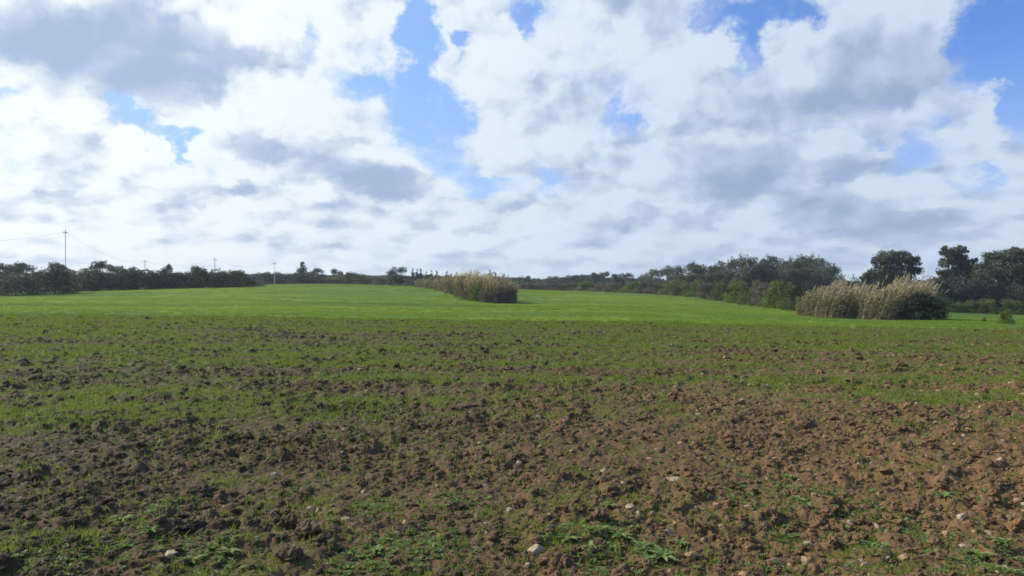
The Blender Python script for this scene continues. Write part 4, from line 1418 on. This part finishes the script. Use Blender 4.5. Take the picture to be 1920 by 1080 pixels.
C_(540, 985, 46, 34, 63, 'high dark clod at the left of the clod heap')
C_(575, 1000, 60, 36, 64, 'broad dark clod in the middle of the clod heap')
C_(545, 1040, 58, 36, 65, 'dark clod at the foot of the clod heap')
C_(605, 1020, 50, 30, 66, 'right hand clod of the clod heap')
C_(355, 985, 60, 30, 67, 'dark clod overgrown with grass at bottom left')
C_(1052, 1058, 52, 40, 68, 'big brown clod at the bottom edge near the middle')
C_(975, 941, 32, 26, 69, 'upright reddish clod left of the weeds in the middle')
C_(1120, 970, 40, 26, 70, 'dark clod just above the middle weeds')
C_(1448, 965, 46, 26, 71, 'broad clod with a dark hollow beside it')
C_(1752, 838, 22, 18, 72, 'reddish clod standing up from the soil at right')
C_(205, 1040, 28, 18, 73, 'small clod near the bottom left corner')
C_(1908, 985, 40, 40, 74, 'red brown clod cut by the right edge')
C_(1562, 1013, 30, 22, 75, 'round clod right of the flat tan stone')
C_(875, 760, 50, 14, 76, 'long low clod in the grassy part beyond the middle')
C_(1408, 770, 40, 16, 77, 'dark clod at the edge between brown soil and grass')
C_(1505, 701, 46, 10, 78, 'reddish clod pair lying in the green strip')
C_(960, 696, 26, 8, 79, 'small reddish clod in the green strip near the middle')

# rosette weeds
M_THISTLE = leaf_mat('thistle_leaf', (0.095, 0.160, 0.025), (0.32, 0.38, 0.13), trans=0.3, rough=0.6, spec=0.12)
WEED = []
for i in range(4):
    v, f, t = rosette((9, 12, 10, 14)[i], 0.5, 0.085, 0.6)
    # a crown of a few nested leaf whorls
    v2, f2, t2 = rosette(7, 0.32, 0.07, 1.3)
    V, F, TT = join([(v, f, t), (v2, f2, t2)])
    WEED.append(mesh_np('rosette', V, F, M_THISTLE, TT))


def weed(px, py, w, label, k):
    x, y, z = near_spot(px, py)
    s = 1.2 * w / FPX * y
    zc = z + float(clods(np.array([x]), np.array([y]))[0])
    o = empty('rosette_weed', (x, y, zc), k * 1.3)
    o.scale = (s, s, s)
    link_mesh('leaf_rosette', WEED[k % 4], o)
    # short root collar
    v, f = tube([(0, 0, -0.12), (0, 0, 0.05)], [0.035, 0.05], 6)
    link_mesh('root_collar', mesh_np('root_collar', v, f, M_HERB), o)
    tag(o, label, 'weed', 'rosette weeds on the near soil')

for k, (px, py, w, lb) in enumerate((
        (1082, 998, 60, 'silvery rosette weed above the bottom middle patch'), (1125, 1005, 52, 'green rosette weed right of the silvery one'), (1296, 978, 44, 'upright bushy weed right of the pinkish stone'),
        (1242, 1052, 66, 'largest pale rosette weed at the bottom right of the middle'), (1204, 1032, 44, 'pale rosette weed touching the largest one'), (1482, 899, 30, 'grey green rosette on the brown soil, upper right'),
        (1632, 1020, 50, 'green rosette beside the round dark hollow'), (1658, 1024, 36, 'small bright rosette at the right of the green one'), (1106, 1040, 44, 'low rosette in the bottom middle patch'),
        (705, 1040, 40, 'rosette weed in the green patch left of the middle'), (800, 1028, 46, 'bright rosette weed in the small patch below the round yellowish stone'), (430, 1040, 46, 'pale rosette in the bottom left patch'),
        (360, 1052, 44, 'low rosette at the left of the bottom left patch'), (225, 978, 44, 'dark green rosette near the left edge'), (1735, 812, 30, 'lone green weed on the upper red soil'),
        (1500, 940, 36, 'green weed at the left of the right hand streak'), (1835, 1045, 54, 'silvery rosette in the bottom right patch'), (1142, 955, 32, 'small weed above the dark clod in the middle'),
        (980, 1000, 30, 'small rosette left of the silvery weeds'), (1770, 945, 40, 'long leaved weed right of the streak'), (620, 985, 28, 'small weed between the clod heap and the white flat stone'),
        (1580, 900, 24, 'tiny green weed between the bright stone and the grey rosette'),
        (1165, 1012, 52, 'leafy weed between the right silvery plants and the pinkish stone'), (1060, 1020, 44, 'dark leaved weed below the left silvery rosette'),
        (1275, 1030, 40, 'small pale weed under the upright bushy weed'), (1885, 1030, 46, 'leafy weed above the small white stone at bottom right'), (280, 1010, 50, 'leafy weed in the left green patch'))):
    weed(px, py, w, lb, k)

# dry straws lying on the soil
M_STRAW = bark_mat('dry_straw', (0.36, 0.29, 0.18), (0.5, 0.42, 0.28))
for px, py, L, a, lb in ((1015, 1008, 36, 0.25, 'dry straw left of the silvery rosette weed'), (1438, 1058, 34, -0.25, 'dry straw near the bottom right of the middle'), (1622, 853, 16, -0.8, 'short dry straw on the upper red soil'),
                         (1585, 1068, 40, 0.5, 'dry straw by the bottom edge at right')):
    x, y, z = near_spot(px, py)
    l = L / FPX * y
    hz = lambda t: z + 0.012 + float(clods(np.array([x + math.cos(a) * l * t]), np.array([y + math.sin(a) * l * t]))[0])
    zz = max(hz(0), hz(0.5), hz(1))
    v, f = tube([(x, y, zz - 0.01), (x + math.cos(a) * l * .5, y + math.sin(a) * l * .5, zz + 0.008), (x + math.cos(a) * l, y + math.sin(a) * l, zz)], [0.0035, 0.003, 0.0015], 5)
    tag(link_mesh('dry_straw', mesh_np('dry_straw', v, f, M_STRAW, smooth=True)), lb, 'straw', 'dry straws on the soil')


# ------------------------------------------------------------------ the air
def build_haze():
    m = bpy.data.materials.new('haze_air')
    m.use_nodes = True
    g = NT(m.node_tree)
    g.n.clear()
    out = g.node('ShaderNodeOutputMaterial')
    vol = g.node('ShaderNodeVolumePrincipled')
    vol.inputs['Color'].default_value = (0.82, 0.90, 1.0, 1)
    vol.inputs['Density'].default_value = 0.00032
    vol.inputs['Anisotropy'].default_value = 0.3
    g.l.new(vol.outputs[0], out.inputs['Volume'])
    x0, x1, y0, y1, z0, z1 = -620, 620, -60, 640, -9, 16
    V = [(x, y, z) for z in (z0, z1) for y in (y0, y1) for x in (x0, x1)]
    F = [(0, 2, 3, 1), (4, 5, 7, 6), (0, 1, 5, 4), (1, 3, 7, 5), (3, 2, 6, 7), (2, 0, 4, 6)]
    o = link_mesh('haze', mesh_np('haze', V, F, m))
    tag(o, 'thin bluish haze in the air over the whole field', 'haze', kind='stuff')

build_haze()
